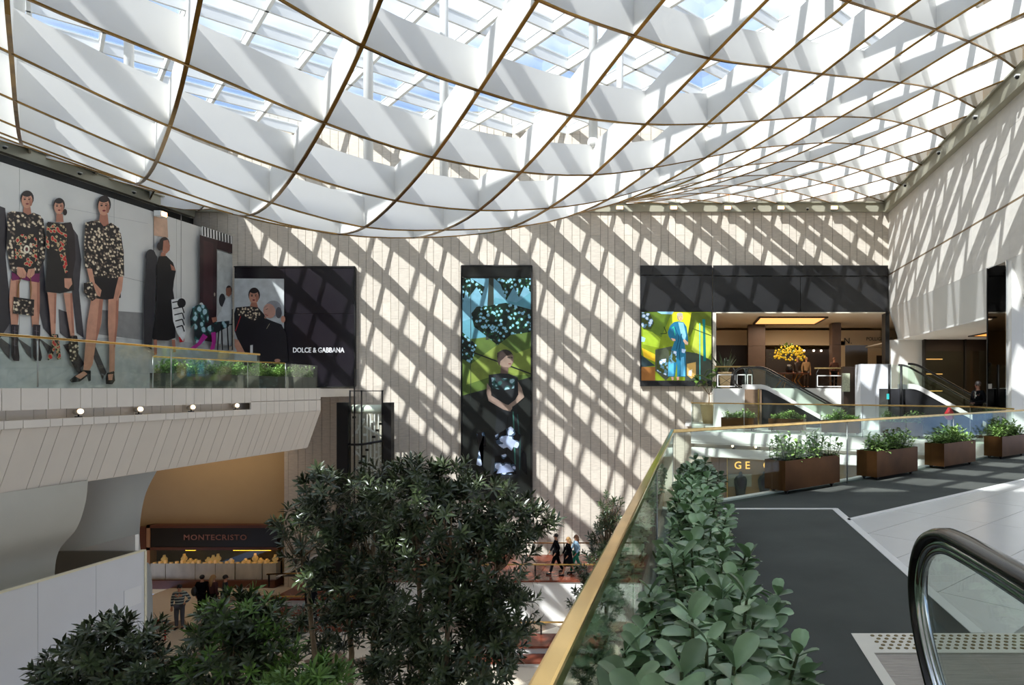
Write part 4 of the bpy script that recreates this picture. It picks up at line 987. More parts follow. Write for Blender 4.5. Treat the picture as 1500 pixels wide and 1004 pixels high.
for k, (yy, hh, n, sg) in enumerate(C):
    clusia('clusia shrub beside the near balustrade, %s of the row' % ords[k], .03, yy, hh-.12, int(n*2.0), 20+k, sg, spread=.40 if k < 5 else .32)
for k in range(4):
    y0 = 1.0+1.95*k; r = empty('trough_planter', (.04, y0, ZT+.016), label='long bronze trough planter under the clusia row, %s' % ['nearest to the viewer', 'second from the viewer', 'third from the viewer', 'farthest from the viewer'][k], cat='planter', group='trough planters under the clusia row')
    m = MB().box((-.20, 0, .03), (.20, 1.85, .05)); m.box((-.20, 0, .05), (-.185, 1.85, .26)).box((.185, 0, .05), (.20, 1.85, .26)).box((-.185, 0, .05), (.185, .015, .26)).box((-.185, 1.835, .05), (.185, 1.85, .26)); m.build('box', BRONZE, r)
    MB().box((-.185, .015, .05), (.185, 1.835, .215)).build('soil', SOIL, r)
    for a in (.12, 1.73):
        for b in (-.13, .13): MB().tube([(b-.012, a, .016), (b+.012, a, .016)], .016, 8).build('castor', BLACK, r)

# ---- bronze box planters
def planter_mesh(L_, W, H_):
    m = MB(); t = .012
    m.box((0, 0, .06), (L_, W, .075)).box((0, 0, .075), (L_, t, H_)).box((0, W-t, .075), (L_, W, H_)).box((0, t, .075), (t, W-t, H_)).box((L_-t, t, .075), (L_, W-t, H_))
    return m
def bush_mesh(seed, L_, W, h, n, ll, m_):
    r = random.Random(seed); m = MB(); s = MB()
    for k in range(n//9):
        bx, by = r.uniform(.06, L_-.06), r.uniform(.04, W-.04); hh = h*r.uniform(.45, 1)*(.8+.3*math.sin(bx*6+seed)); tp = Vector((bx+r.uniform(-.12, .12), by+r.uniform(-.14, .14), hh))
        s.tube([(bx, by, -.04), tp], .005, 4, radii=[.007, .004], cap=False); a = r.uniform(0, 6)
        for i in range(9):
            f = 1-i*.085; P = Vector((bx, by, 0)).lerp(tp, f); a += 2.4; el = .9-.13*i
            add_leaf(m, P, (math.cos(a)*math.cos(el), math.sin(a)*math.cos(el), math.sin(el)), (0, 0, 1), ll*r.uniform(.7, 1.15), ll*.5*r.uniform(.8, 1.1), droop=.25)
    return m.mesh('foliage', m_), s.mesh('stem', STEM)
pm = planter_mesh(1.42, .42, .52)
P_body = pm.mesh('box', BRONZE); P_soil = MB().box((.012, .012, .1), (1.408, .408, .46)).mesh('soil', SOIL)
cast = MB().tube([(-.012, 0, .024), (.012, 0, .024)], .024, 8).box((-.02, -.03, .03), (.02, .03, .062)).mesh('castor', BLACK)
B1 = [bush_mesh(s, 1.42, .42, hh, n, .105, LEAFB) for s, hh, n in ((1, .42, 700), (2, .36, 900), (3, .36, 900), (4, .42, 900))]
dirn = Vector((.735, .678, 0)); ang = math.atan2(.678, .735)
def bronze(lbp, lbs, x, y, rz, bush, scale=1.0, grp='bronze planters on the carpet band'):
    r = empty('bronze_planter', (x, y, ZT+.016), rz, label=lbp, cat='planter', group=grp); r.scale = (scale,)*3
    put('box', P_body, r); put('soil', P_soil, r)
    for a in (.12, 1.30):
        for b in (.08, .34): put('castor', cast, r, (a, b, 0))
    s = empty('leafy_shrub', (x, y, ZT+.016+.46*scale), rz, label=lbs, cat='shrub', group='shrubs in the bronze planters'); s.scale = (scale,)*3
    put('foliage', bush[0], s); put('stem', bush[1], s)
nearP = [(1.36, 9.98), (3.18, 11.50), (4.97, 13.10), (7.0, 14.95)]
nm = [('plain dark bronze planter box nearest the clusia row', 'airy leafy shrub with tall shoots in the planter nearest the clusia row'),
      ('bronze planter box second from the clusia row', 'dense leafy shrub in the second planter from the clusia row'),
      ('golden ended bronze planter box third from the clusia row', 'dense leafy shrub in the third planter from the clusia row'),
      ('bronze planter box at the right edge below the white pier', 'yellow green shrub at the right edge below the white pier')]
for k, (x, y) in enumerate(nearP): bronze(nm[k][0], nm[k][1], x, y, ang, B1[k])
farP = [(1073, 640, 24.7), (1127, 633, 24.3), (1206, 637, 23.0), (1294, 641, 21.7)]
nf = ['leftmost', 'second from left', 'third from left', 'rightmost']
for k, (px, py, Y) in enumerate(farP):
    x = (px-CX)/F*Y-(.4 if k == 0 else 0); Y = Y+(.9 if k == 0 else .35)
    bronze('bronze planter behind the far balustrade, %s' % nf[k], 'green shrub behind the far balustrade, %s' % nf[k], x, Y, -.42, B1[(k+1) % 4], .95, 'bronze planters behind the far balustrade')
# ---- dark planters on the left balcony
DB = [bush_mesh(s, 1.6, .5, .5, 1500, .11, LEAFB) for s in (11, 12)]
for k in range(5):
    Y = 20.5+1.72*k; x = -16.55-.12*k+(.25 if k > 3 else 0); lbk = ['nearest the billboard figures', 'second along the balcony', 'third along the balcony', 'fourth along the balcony', 'farthest, beside the black panel'][k]
    r = empty('dark_planter', (x-.6, Y, 0), PI/2, label='dark square planter on the left balcony, %s' % lbk, cat='planter', group='dark planters on the left balcony')
    MB().box((0, -.5, 0), (1.6, -.48, .48)).box((0, -.02, 0), (1.6, 0, .48)).box((0, -.48, 0), (.02, -.02, .48)).box((1.58, -.48, 0), (1.6, -.02, .48)).build('box', DARKP, r)
    MB().box((.02, -.48, 0), (1.58, -.02, .42)).build('soil', SOIL, r)
    s = empty('leafy_shrub', (x-.6+.5, Y, .43), PI/2, label='bright green shrub in the balcony planter, %s' % lbk, cat='shrub', group='shrubs on the left balcony')
    put('foliage', DB[k % 2][0], s); put('stem', DB[k % 2][1], s)
# ---- pots
def pot(name, lb, p, r0, r1, h):
    r = empty(name, p, label=lb, cat='pot'); MB().lathe((0, 0, 0), [(r0, 0), (r1, h), (r1*1.04, h), (r1*1.04, h-.02), (r1*.9, h-.03)], 20).build('pot_body', POTM, r)
    MB().lathe((0, 0, 0), [(r1*.88, h-.06), (r1*.86, h-.045)], 16).build('soil', SOIL, r); return r
fx, fy = .56, 29.6
pot('ceramic_pot', 'tapered cream ceramic pot at the left end of the far walkway', (fx, fy, -1.6), .26, .40, .88)
fg = empty('fiddle_leaf_fig', (fx, fy, -1.6+.84), label='fiddle leaf fig with big leaves in the cream pot', cat='plant')
sm = MB().tube([(0, 0, -.02), (.03, 0, .3), (.0, 0, .62)], .03, 7, radii=[.035, .028, .02]); rr = random.Random(5); tipz = []
for k in range(6):
    a = k*1.1; q = Vector((math.cos(a)*.5, math.sin(a)*.4, .62+.16*k)); sm.tube([(.02, 0, .45), q*.6+Vector((0, 0, .2)), q], .012, 5); tipz.append(q)
sm.build('stem', BARK, fg); fm = MB()
for k in range(44):
    q = tipz[k % 6]; d = rdir(rr, -.1); m = MB(); add_leaf(m, (0, 0, 0), d, (0, 0, 1), rr.uniform(.32, .46), .24, droop=.3); m.build('leaf', LEAFM, fg, loc=q+rdir(rr)*.06)
ap = onY(1062, 569, 29.2)
pot('ceramic_pot', 'golden pot on the upper landing behind the railing', (ap[0], 29.2, 0), .20, .30, .72)
ag = empty('sansevieria', (ap[0], 29.2, .66), label='spiky sansevieria in the golden pot on the upper landing', cat='plant')
for k in range(26):
    a = k*2.4; t = .15+.75*((k*7) % 11)/11; m = MB(); add_leaf(m, (math.cos(a)*.08, math.sin(a)*.08, 0), (math.sin(t)*math.cos(a), math.sin(t)*math.sin(a), math.cos(t)), (0, 0, 1), rr.uniform(.7, 1.15), .09, droop=.05); m.build('leaf', LEAFD, ag)
# ---- flower table in the hall
tb = empty('flower_table', (4.9, 34.5, 0), label='round gilded table holding the yellow bouquet in the hall', cat='table')
MB().lathe((0, 0, 0), [(1.0, .74), (1.0, .8)], 24).build('tabletop', WOODR, tb)
for k in range(6):
    a = k*PI/3; MB().tube([(math.cos(a)*.75, math.sin(a)*.75, 0), (math.cos(a)*.45, math.sin(a)*.45, .4), (math.cos(a)*.7, math.sin(a)*.7, .74)], .035, 6).build('leg', mat('gilded leg', (170, 120, 60), .4, metal=.6), tb)
bq = empty('flower_bouquet', (4.9, 34.5, .8), label='large yellow flower bouquet on the gilded table', cat='flowers')
MB().lathe((0, 0, 0), [(.14, 0), (.2, .2), (.12, .45)], 14).build('vase', BLACKG, bq)
fl = MB(); gr = MB(); r = random.Random(9)
for k in range(230):
    v = rdir(r, -.2)*r.uniform(.55, 1); P = Vector((v.x*.95, v.y*.8, .85+v.z*.62))
    if k % 2: fl.ball(P, .055, 6, 4)
    else: add_leaf(gr, P, v, (0, 0, 1), .2, .08)
tag(fl.build('blossom', mat('yellow blossom', (226, 190, 40), .6, emit=((226, 190, 40), .15)), bq), kind='stuff'); tag(gr.build('foliage', LEAFM, bq), kind='stuff')

# ================================================================ people
def skin_body(name, V_, E_, m_, parent, sub=1):
    me = bpy.data.meshes.new(name); me.from_pydata([v[0] for v in V_], E_, []); me.materials.append(m_)
    o = bpy.data.objects.new(name, me); COL.objects.link(o); o.parent = parent
    md = o.modifiers.new('skin', 'SKIN'); md.use_smooth_shade = True
    sk = me.skin_vertices[0].data if me.skin_vertices else None
    if sk is None:
        bm = bmesh.new(); bm.from_mesh(me); bm.verts.layers.skin.verify(); bm.to_mesh(me); bm.free(); sk = me.skin_vertices[0].data
    for i, v in enumerate(V_):
        rr_ = v[1] if isinstance(v[1], tuple) else (v[1], v[1]); sk[i].radius = rr_; sk[i].use_root = (i == 0)
    if sub: s = o.modifiers.new('sub', 'SUBSURF'); s.levels = sub; s.render_levels = sub
    return o
def person(lb, p, rz, h=1.72, top=None, pants=None, skirt=None, hair=HAIRB, skinm=SKIN, pose='stand', longhair=False, hold=None, grp=None, name='person', shirt=None, cat='person'):
    r = empty(name, p, rz, label=lb, cat=cat, group=grp); k = h/1.75
    S = lambda x, y, z: (x*k, y*k, z*k)
    # faces -Y; x to the figure's right is negative
    walk = pose == 'walk'; lf, rf = ((.0, -.26), (.0, .30)) if walk else ((.0, 0), (.0, .02))
    J = dict(pel=S(0, 0, .93), wa=S(0, 0, 1.08), ch=S(0, -.01, 1.30), nb=S(0, .0, 1.45), nk=S(0, -.01, 1.53), hd=S(0, -.02, 1.63), cr=S(0, -.01, 1.70))
    for s, t, f in (('l', 1, lf), ('r', -1, rf)):
        J['hip'+s] = S(.09*t, 0, .90); J['kn'+s] = S(.10*t, f[1]*.45-.03, .50); J['an'+s] = S(.10*t, f[1], .09+(.03 if walk and f[1] > 0 else 0)); J['to'+s] = S(.115*t, f[1]-.15, .035)
        J['sh'+s] = S(.175*t, 0, 1.42)
        if pose in ('clasp', 'guard'): J['el'+s] = S(.27*t, .02, 1.14); J['wr'+s] = S(.06*t, -.23, 1.08); J['ha'+s] = S(.0*t, -.27, 1.07)
        elif walk: J['el'+s] = S(.24*t, .12*t, 1.15); J['wr'+s] = S(.23*t, .10*t-.14, .93); J['ha'+s] = S(.22*t, .10*t-.19, .86)
        else: J['el'+s] = S(.25*t, .04, 1.14); J['wr'+s] = S(.24*t, -.03, .90); J['ha'+s] = S(.235*t, -.05, .82)
    if pose == 'hip': J['ell'] = S(.33, .03, 1.16); J['wrl'] = S(.20, -.06, 1.02); J['hal'] = S(.15, -.08, .99)
    def chain(names, rad):
        idx = {n: i for i, n in enumerate(names)}; return [(J[n], rad[n]*k if not isinstance(rad[n], tuple) else (rad[n][0]*k, rad[n][1]*k)) for n in names], idx
    nb = ['pel', 'wa', 'ch', 'nb', 'nk', 'hd', 'cr', 'shl', 'ell', 'wrl', 'hal', 'shr', 'elr', 'wrr', 'har', 'hipl', 'knl', 'anl', 'tol', 'hipr', 'knr', 'anr', 'tor']
    rad = dict(pel=(.13, .10), wa=(.115, .09), ch=(.13, .10), nb=(.07, .06), nk=.05, hd=(.076, .092), cr=(.06, .07), shl=.055, ell=.04, wrl=.027, hal=.036, shr=.055, elr=.04, wrr=.027, har=.036,
               hipl=.085, knl=.055, anl=.038, tol=.035, hipr=.085, knr=.055, anr=.038, tor=.035)
    V_, ix = chain(nb, rad)
    E_ = [(ix[a], ix[b]) for a, b in (('pel', 'wa'), ('wa', 'ch'), ('ch', 'nb'), ('nb', 'nk'), ('nk', 'hd'), ('hd', 'cr'), ('ch', 'shl'), ('shl', 'ell'), ('ell', 'wrl'), ('wrl', 'hal'), ('ch', 'shr'), ('shr', 'elr'), ('elr', 'wrr'), ('wrr', 'har'),
                                          ('pel', 'hipl'), ('hipl', 'knl'), ('knl', 'anl'), ('anl', 'tol'), ('pel', 'hipr'), ('hipr', 'knr'), ('knr', 'anr'), ('anr', 'tor'))]
    for s, t in (('l', 1), ('r', -1)):
        hv = Vector(J['ha'+s]); dv = (hv-Vector(J['wr'+s])).normalized(); sd2 = dv.cross(Vector((0, 0, 1)))
        if sd2.length < .2: sd2 = Vector((0, 1, 0))
        sd2.normalize()
        for q in range(4):
            i0 = len(V_); b0 = hv+sd2*(.024-.016*q)*k; V_ += [(tuple(b0+dv*.04*k), .009*k), (tuple(b0+dv*(.085-.008*abs(q-1))*k+Vector((0, -.012, -.008))*k), .007*k)]; E_ += [(ix['ha'+s], i0), (i0, i0+1)]
        i0 = len(V_); V_ += [(tuple(hv+sd2*.04*k+dv*.01*k), .010*k), (tuple(hv+sd2*.052*k+dv*.045*k), .008*k)]; E_ += [(ix['wr'+s], i0), (i0, i0+1)]
    skin_body('body', V_, E_, skinm, r)
    # face
    hd = Vector(J['hd'])
    MB().ball(hd+Vector((0, -.094, -.01))*k, .016*k, 8, 6, 0, (.8, 1.2, 1.6)).build('nose', skinm, r)
    MB().ball(hd+Vector((0, -.084, -.052))*k, .014*k, 8, 5, 0, (1.7, .5, .5)).build('mouth', mat('lip', (150, 70, 66), .5), r)
    for t in (-1, 1):
        MB().ball(hd+Vector((.075*t, .0, -.01))*k, .02*k, 6, 5, 0, (.5, .8, 1.3)).build('ear', skinm, r); MB().ball(hd+Vector((.03*t, -.082, .012))*k, .012*k, 6, 5).build('eye', BLACK, r)
    hm = MB(); hm.ball(hd+Vector((0, .02, .035))*k, .098*k, 14, 8, 0, (.92, 1.02, 1.0))
    if longhair: hm.tube([tuple(hd+Vector((0, .06, .02))*k), tuple(hd+Vector((0, .10, -.12))*k), tuple(hd+Vector((.0, .11, -.34))*k)], .07*k, 10, radii=[.085*k, .08*k, .035*k])
    hm.build('hair', hair, r)
    # clothes
    if top:
        nt_ = ['wa', 'pel', 'ch', 'nb', 'shl', 'ell', 'wrl', 'shr', 'elr', 'wrr']; rt = dict(pel=(.16, .125), wa=(.145, .115), ch=(.165, .125), nb=(.085, .075), shl=.078, ell=.057, wrl=.044, shr=.078, elr=.057, wrr=.044); V2, i2 = chain(nt_, rt)
        skin_body('top', V2, [(i2[a], i2[b]) for a, b in (('pel', 'wa'), ('wa', 'ch'), ('ch', 'nb'), ('ch', 'shl'), ('shl', 'ell'), ('ell', 'wrl'), ('ch', 'shr'), ('shr', 'elr'), ('elr', 'wrr'))], top, r)
    if shirt:
        MB().prism([S(-.03, -.135, 1.43), S(0, -.15, 1.22), S(.03, -.135, 1.43)], (0, .02*k, 0)).build('shirt_front', shirt[0], r)
        if len(shirt) > 1: MB().bar(S(0, -.155, 1.42), S(0, -.160, 1.25), .022*k, .008).build('tie', shirt[1], r)
    if pants:
        np2 = ['pel', 'hipl', 'knl', 'anl', 'hipr', 'knr', 'anr']; rp = dict(pel=(.15, .12), hipl=.105, knl=.078, anl=.062, hipr=.105, knr=.078, anr=.062); V3, i3 = chain(np2, rp)
        skin_body('trousers', V3, [(i3[a], i3[b]) for a, b in (('pel', 'hipl'), ('hipl', 'knl'), ('knl', 'anl'), ('pel', 'hipr'), ('hipr', 'knr'), ('knr', 'anr'))], pants, r)
    if skirt: MB().lathe(S(0, 0, .45), [(.26*k, 0), (.22*k, .2*k), (.17*k, .5*k), (.15*k, .62*k)], 16).build('skirt', skirt, r)
    sh = MB()
    for s in 'lr':
        sh = MB(); a = Vector(J['an'+s]); t = Vector(J['to'+s]); sh.tube([a+Vector((0, .05, -.045))*k, a.lerp(t, .5)+Vector((0, 0, -.01)), t+Vector((0, -.03, 0))*k], .045*k, 8, radii=[.045*k, .046*k, .035*k]); sh.build('shoe', BLACK, r)
    if hold == 'bag': MB().ball(S(.2, .16, 1.12), .17*k, 12, 8, 0, (.7, .8, 1.2)).build('backpack', BLACK, r)
    if hold == 'badge': MB().box(S(.05, -.17, 1.28), S(.09, -.165, 1.33)).build('badge', WHITE, r)
    return r
SUIT = mat('black suit cloth', (16, 16, 19), .9, spec=.1)
person('guard in black suit with white shirt standing behind the far balustrade', (9.32, 21.6, -1.65), -1.15, 1.88, top=SUIT, pants=SUIT, skinm=SKIN_D, pose='guard', shirt=(WHITE, BLACK), hold='badge')
stripe = mat('striped jumper', (120, 128, 120), .85)
t_ = stripe.node_tree; b_ = t_.nodes['Principled BSDF']; g_ = t_.nodes.new('ShaderNodeNewGeometry'); sp = t_.nodes.new('ShaderNodeSeparateXYZ'); mm = t_.nodes.new('ShaderNodeMath'); mm.operation = 'PINGPONG'; mm.inputs[1].default_value = .055
gt = t_.nodes.new('ShaderNodeMath'); gt.operation = 'GREATER_THAN'; gt.inputs[1].default_value = .026; mx_ = t_.nodes.new('ShaderNodeMix'); mx_.data_type = 'RGBA'
t_.links.new(g_.outputs['Position'], sp.inputs[0]); t_.links.new(sp.outputs['Z'], mm.inputs[0]); t_.links.new(mm.outputs[0], gt.inputs[0]); t_.links.new(gt.outputs[0], mx_.inputs[0])
mx_.inputs[6].default_value = (*lin((170, 180, 168)), 1); mx_.inputs[7].default_value = (*lin((52, 60, 70)), 1); t_.links.new(mx_.outputs[2], b_.inputs['Base Color'])
def gp_(px, py, z): return onZ(px, py, z)
q = gp_(263, 922, ZG); person('man in a striped jumper and grey trousers standing on the ground floor', q, .35, 1.76, top=stripe, pants=mat('grey trousers', (72, 74, 80), .8), pose='hip', hair=HAIRB)
for px, lb, tp, hr, lh, dx in ((296, 'person in dark coat with shoulder bag at the left of the group by the shop', SUIT, HAIRB, False, .5), (312, 'person with long fair hair in the middle of the group by the shop', mat('wine top', (70, 34, 34), .8), HAIRL, True, 0), (330, 'person in dark jacket at the right of the group by the shop', mat('navy jacket', (24, 26, 36), .8), HAIRB, False, -.5)):
    q = gp_(px, 904, ZG); person(lb, q, dx+PI*.9, 1.74, top=tp, pants=SUIT, hair=hr, longhair=lh, hold='bag' if px == 296 else None)
person('person in black with a round backpack walking near the lift post', (-15.1, 25.6, -9.25), .9, 1.62, top=SUIT, pants=SUIT, hold='bag', pose='walk')
person('person in dark clothes walking ahead on the high terrace', (-5.9, 27.5, -7.8), -1.3, 1.68, top=SUIT, pants=SUIT, pose='walk')
person('person with long fair hair and black dress on the high terrace', (-5.35, 27.3, -7.8), -1.3, 1.58, top=SUIT, skirt=SUIT, hair=HAIRL, longhair=True, pose='walk')
person('person in pale blue top and green trousers on the high terrace', (-5.1, 27.7, -7.8), -1.2, 1.58, top=mat('pale blue top', (150, 180, 200), .8), pants=mat('green trousers', (20, 130, 100), .8), hair=mat('brown hair', (110, 70, 44), .6), longhair=True, pose='walk')
for px, lb in ((1168, 'shop mannequin in dark clothes left of the pair behind the bouquet'), (1181, 'pale shop mannequin right of the pair behind the bouquet')):
    q = onY(px, 569, 37.8); person(lb, (q[0], 37.8, 0), .2, 1.8, top=DKBROWN if px < 1175 else mat('tan coat', (150, 120, 84), .7), pants=DKBROWN, hair=HAIRL, name='mannequin', cat='mannequin')
q = onY(1222, 569, 34.5); person('person with brown hair standing before the narrow hall column', (q[0], 34.5, 0), .1, 1.62, top=mat('brown top', (84, 50, 36), .8), pants=SUIT, hair=mat('brown hair', (110, 70, 44)))
rp_ = empty('sanitiser_stand', (8.25, 21.3, -1.65), label='white pillar stand with a red top behind the far balustrade', cat='stand')
MB().lathe((0, 0, 0), [(.16, 0), (.16, .03), (.055, .05), (.055, .62)], 12).build('pillar', WHITE, rp_); MB().lathe((0, 0, .62), [(.06, 0), (.15, .08), (.16, .2), (.09, .32), (.04, .4)], 12).build('red_top', mat('red plastic', (205, 40, 50), .4), rp_)
# ================================================================ printed panels and screens (flat things, prints as thin layers on their faces)
def vc_mat(name, rough=.45, emit=0.0, tex=None):
    m, t, b = base_mat(name); at = t.nodes.new('ShaderNodeVertexColor'); at.layer_name = 'ink'; b.inputs['Roughness'].default_value = rough
    geo = t.nodes.new('ShaderNodeNewGeometry'); nz = t.nodes.new('ShaderNodeTexNoise'); nz.inputs['Scale'].default_value = 3.0; nz.inputs['Detail'].default_value = 8
    t.links.new(geo.outputs['Position'], nz.inputs['Vector']); hs_ = t.nodes.new('ShaderNodeHueSaturation'); mr = t.nodes.new('ShaderNodeMapRange')
    mr.inputs['From Min'].default_value = .3; mr.inputs['From Max'].default_value = .7; mr.inputs['To Min'].default_value = .85; mr.inputs['To Max'].default_value = 1.12
    t.links.new(nz.outputs['Fac'], mr.inputs['Value']); t.links.new(mr.outputs[0], hs_.inputs['Value']); t.links.new(at.outputs['Color'], hs_.inputs['Color']); out = hs_.outputs['Color']
    if tex:
        scale, cols = tex; vo = t.nodes.new('ShaderNodeTexVoronoi'); vo.inputs['Scale'].default_value = scale; t.links.new(geo.outputs['Position'], vo.inputs['Vector'])
        n2 = t.nodes.new('ShaderNodeTexNoise'); n2.inputs['Scale'].default_value = scale*.9; n2.inputs['Detail'].default_value = 3; t.links.new(geo.outputs['Position'], n2.inputs['Vector'])
        ad = t.nodes.new('ShaderNodeMath'); ad.operation = 'MULTIPLY'; t.links.new(vo.outputs['Distance'], ad.inputs[0]); t.links.new(n2.outputs['Fac'], ad.inputs[1])
        cr = t.nodes.new('ShaderNodeValToRGB'); cr.color_ramp.interpolation = 'CONSTANT'; els = cr.color_ramp.elements
        els[0].position = 0; els[0].color = (*lin(cols[0]), 1); els[1].position = .17; els[1].color = (*lin(cols[1]), 1)
        e = els.new(.25); e.color = (*lin(cols[2]), 1); t.links.new(ad.outputs[0], cr.inputs['Fac']); out = cr.outputs['Color']
    t.links.new(out, b.inputs['Base Color'])
    if emit: t.links.new(out, b.inputs['Emission Color']); b.inputs['Emission Strength'].default_value = emit
    return m
PRINT = vc_mat('poster print'); LACE = vc_mat('printed lace', tex=(8.5, [(224, 208, 178), (104, 88, 76), (30, 24, 24)]))
FLORA = vc_mat('printed flowers', tex=(7, [(196, 44, 44), (190, 170, 130), (34, 26, 26)])); SILK = vc_mat('printed silk', tex=(3.0, [(170, 205, 214), (50, 96, 92), (38, 44, 48)]))
SCREEN = vc_mat('screen picture', rough=.15, emit=.35); LEAFP = vc_mat('printed leaves', rough=.2, tex=(5.5, [(150, 205, 230), (40, 80, 50), (16, 34, 26)]))
FLECK = vc_mat('printed reflections', rough=.2, tex=(2.6, [(210, 225, 250), (70, 90, 110), (14, 14, 16)]))
class Print:
    def __init__(s, k=1.0, ox=0, oy=0): s.it = []; s.k = k; s.ox = ox; s.oy = oy
    def p(s, pts, c, m=0):
        s.it.append(([(s.ox+x/s.k, s.oy+y/s.k) for x, y in pts], c, m)); return s
    def e(s, cx, cy, rx, ry, c, rot=0, m=0, n=18):
        r = math.radians(rot); P = [(cx+rx*math.cos(t)*math.cos(r)-ry*math.sin(t)*math.sin(r), cy+rx*math.cos(t)*math.sin(r)+ry*math.sin(t)*math.cos(r)) for t in [2*PI*i/n for i in range(n)]]
        return s.p(P, c, m)
    def l(s, pts, w, c, m=0):
        for a, b in zip(pts[:-1], pts[1:]):
            dx, dy = b[0]-a[0], b[1]-a[1]; L_ = math.hypot(dx, dy) or 1; nx, ny = -dy/L_*w/2, dx/L_*w/2
            s.p([(a[0]+nx, a[1]+ny), (b[0]+nx, b[1]+ny), (b[0]-nx, b[1]-ny), (a[0]-nx, a[1]-ny)], c, m)
        return s
    def build(s, name, parent, fn, nrm, mats, origin, step=.0012):
        v = []; f = []; mi = []; cols = []
        for i, (P, c, m) in enumerate(s.it):
            off = Vector(nrm)*(.004+step*i); o = len(v); q = [Vector(fn(x, y))+off-origin for x, y in P]
            a = sum((q[j].cross(q[(j+1) % len(q)]) for j in range(len(q))), Vector((0, 0, 0)))
            w = sum(((q[j]-q[0]).cross(q[(j+1) % len(q)]-q[0]) for j in range(len(q))), Vector((0, 0, 0)))
            if w.dot(Vector(nrm)) < 0: q.reverse()
            v += q; f.append(list(range(o, o+len(q)))); mi.append(m); cols += [(*lin(c), 1)]*len(q)
        me = bpy.data.meshes.new(name); me.from_pydata([tuple(x) for x in v], [], f)
        ca = me.color_attributes.new('ink', 'FLOAT_COLOR', 'CORNER'); ca.data.foreach_set('color', [t for c in cols for t in c])
        for m in mats: me.materials.append(m)
        me.polygons.foreach_set('material_index', mi); me.update()
        o = bpy.data.objects.new(name, me); COL.objects.link(o); o.parent = parent; return o
SK = (206, 150, 124); SK2 = (176, 118, 96); HR = (38, 28, 28); BK = (24, 20, 22); SHD = (70, 66, 70)
# ---------- billboard on the left wall
BX = -22.28
bbd = empty('billboard', (BX, 21.5, 0.0), label='huge fashion billboard with three women in black lace dresses on the left wall', cat='billboard'); bbo = Vector((BX, 21.5, 0))
ytop = 7.27
edges = [8.0, 12.5, 17.0, 21.5, 25.0, 28.0, 31.05]
for k in range(6): MB().box((-.16, edges[k]-21.5+.006, .02), (0, edges[k+1]-21.5-.006, ytop-.02)).build('panel', mat('grey printed concrete', (214, 213, 208), .5, noise_amt=.07, scale=.7, detail=8), bbd)
MB().box((-1.6, 8-21.5, .0), (-.17, 31.05-21.5, ytop)).build('box_frame', BLACK, bbd)
B = Print(2.8675, 0, 230)
# wall tone, floor and shadows of the scene in the print
B.p([(-120, 760), (620, 760), (985, 800), (985, 985), (-120, 985)], (190, 192, 190))
B.p([(380, 640), (600, 655), (600, 770), (370, 740)], (142, 140, 138)).p([(-80, 640), (60, 650), (60, 760), (-80, 750)], (130, 126, 126))
B.l([(645, 225), (645, 560)], 3, (110, 106, 104)).l([(760, 240), (760, 600)], 2, (150, 148, 146)).l([(380, 470), (620, 530)], 1.5, (150, 148, 148)).l([(200, 200), (620, 280)], 1.2, (172, 172, 172))
B.p([(645, 225), (700, 235), (705, 340), (645, 330)], (214, 176, 150))
B.p([(-60, 250), (-20, 200), (20, 215), (28, 300), (22, 420), (36, 560), (40, 700), (0, 760), (-60, 740)], (52, 48, 52))
B.p([(130, 240), (160, 245), (170, 300), (190, 560), (230, 640), (214, 760), (180, 720), (150, 600)], SHD).p([(290, 280), (325, 330), (340, 430), (330, 560), (345, 700), (350, 760), (320, 740), (300, 560)], SHD)
B.p([(245, 640), (300, 660), (300, 780), (250, 740)], (92, 86, 88)).p([(0, 760), (40, 790), (38, 850), (20, 830), (-10, 790)], (80, 76, 78)).p([(72, 762), (128, 800), (130, 848), (112, 830)], (84, 80, 82)).p([(160, 760), (216, 800), (200, 830), (186, 800)], (84, 80, 82))
B.p([(300, 780), (352, 870), (320, 905), (300, 850), (262, 790)], (70, 66, 68)).p([(372, 790), (400, 800), (445, 905), (428, 935)], (76, 72, 74))
def head(cx, cy, rx, ry, hair=HR, skin=SK, tilt=0, prof=0):
    B.e(cx+1, cy-6, rx*1.12, ry*1.0, hair, tilt); B.e(cx, cy+3, rx*.92, ry*.98, skin, tilt); B.e(cx, cy-ry*.72, rx*.8, ry*.34, hair, tilt)
    B.e(cx-rx*.38, cy-ry*.05, rx*.2, ry*.09, HR); B.e(cx+rx*.38, cy-ry*.05, rx*.2, ry*.09, HR); B.l([(cx-rx*.6, cy-ry*.22), (cx-rx*.15, cy-ry*.26)], 2, HR).l([(cx+rx*.6, cy-ry*.22), (cx+rx*.15, cy-ry*.26)], 2, HR)
    B.l([(cx, cy), (cx+1, cy+ry*.3)], 1.8, SK2); B.e(cx, cy+ry*.52, rx*.27, ry*.1, (120, 30, 44)); B.e(cx+rx*.6, cy+ry*.3, rx*.25, ry*.5, SK2)
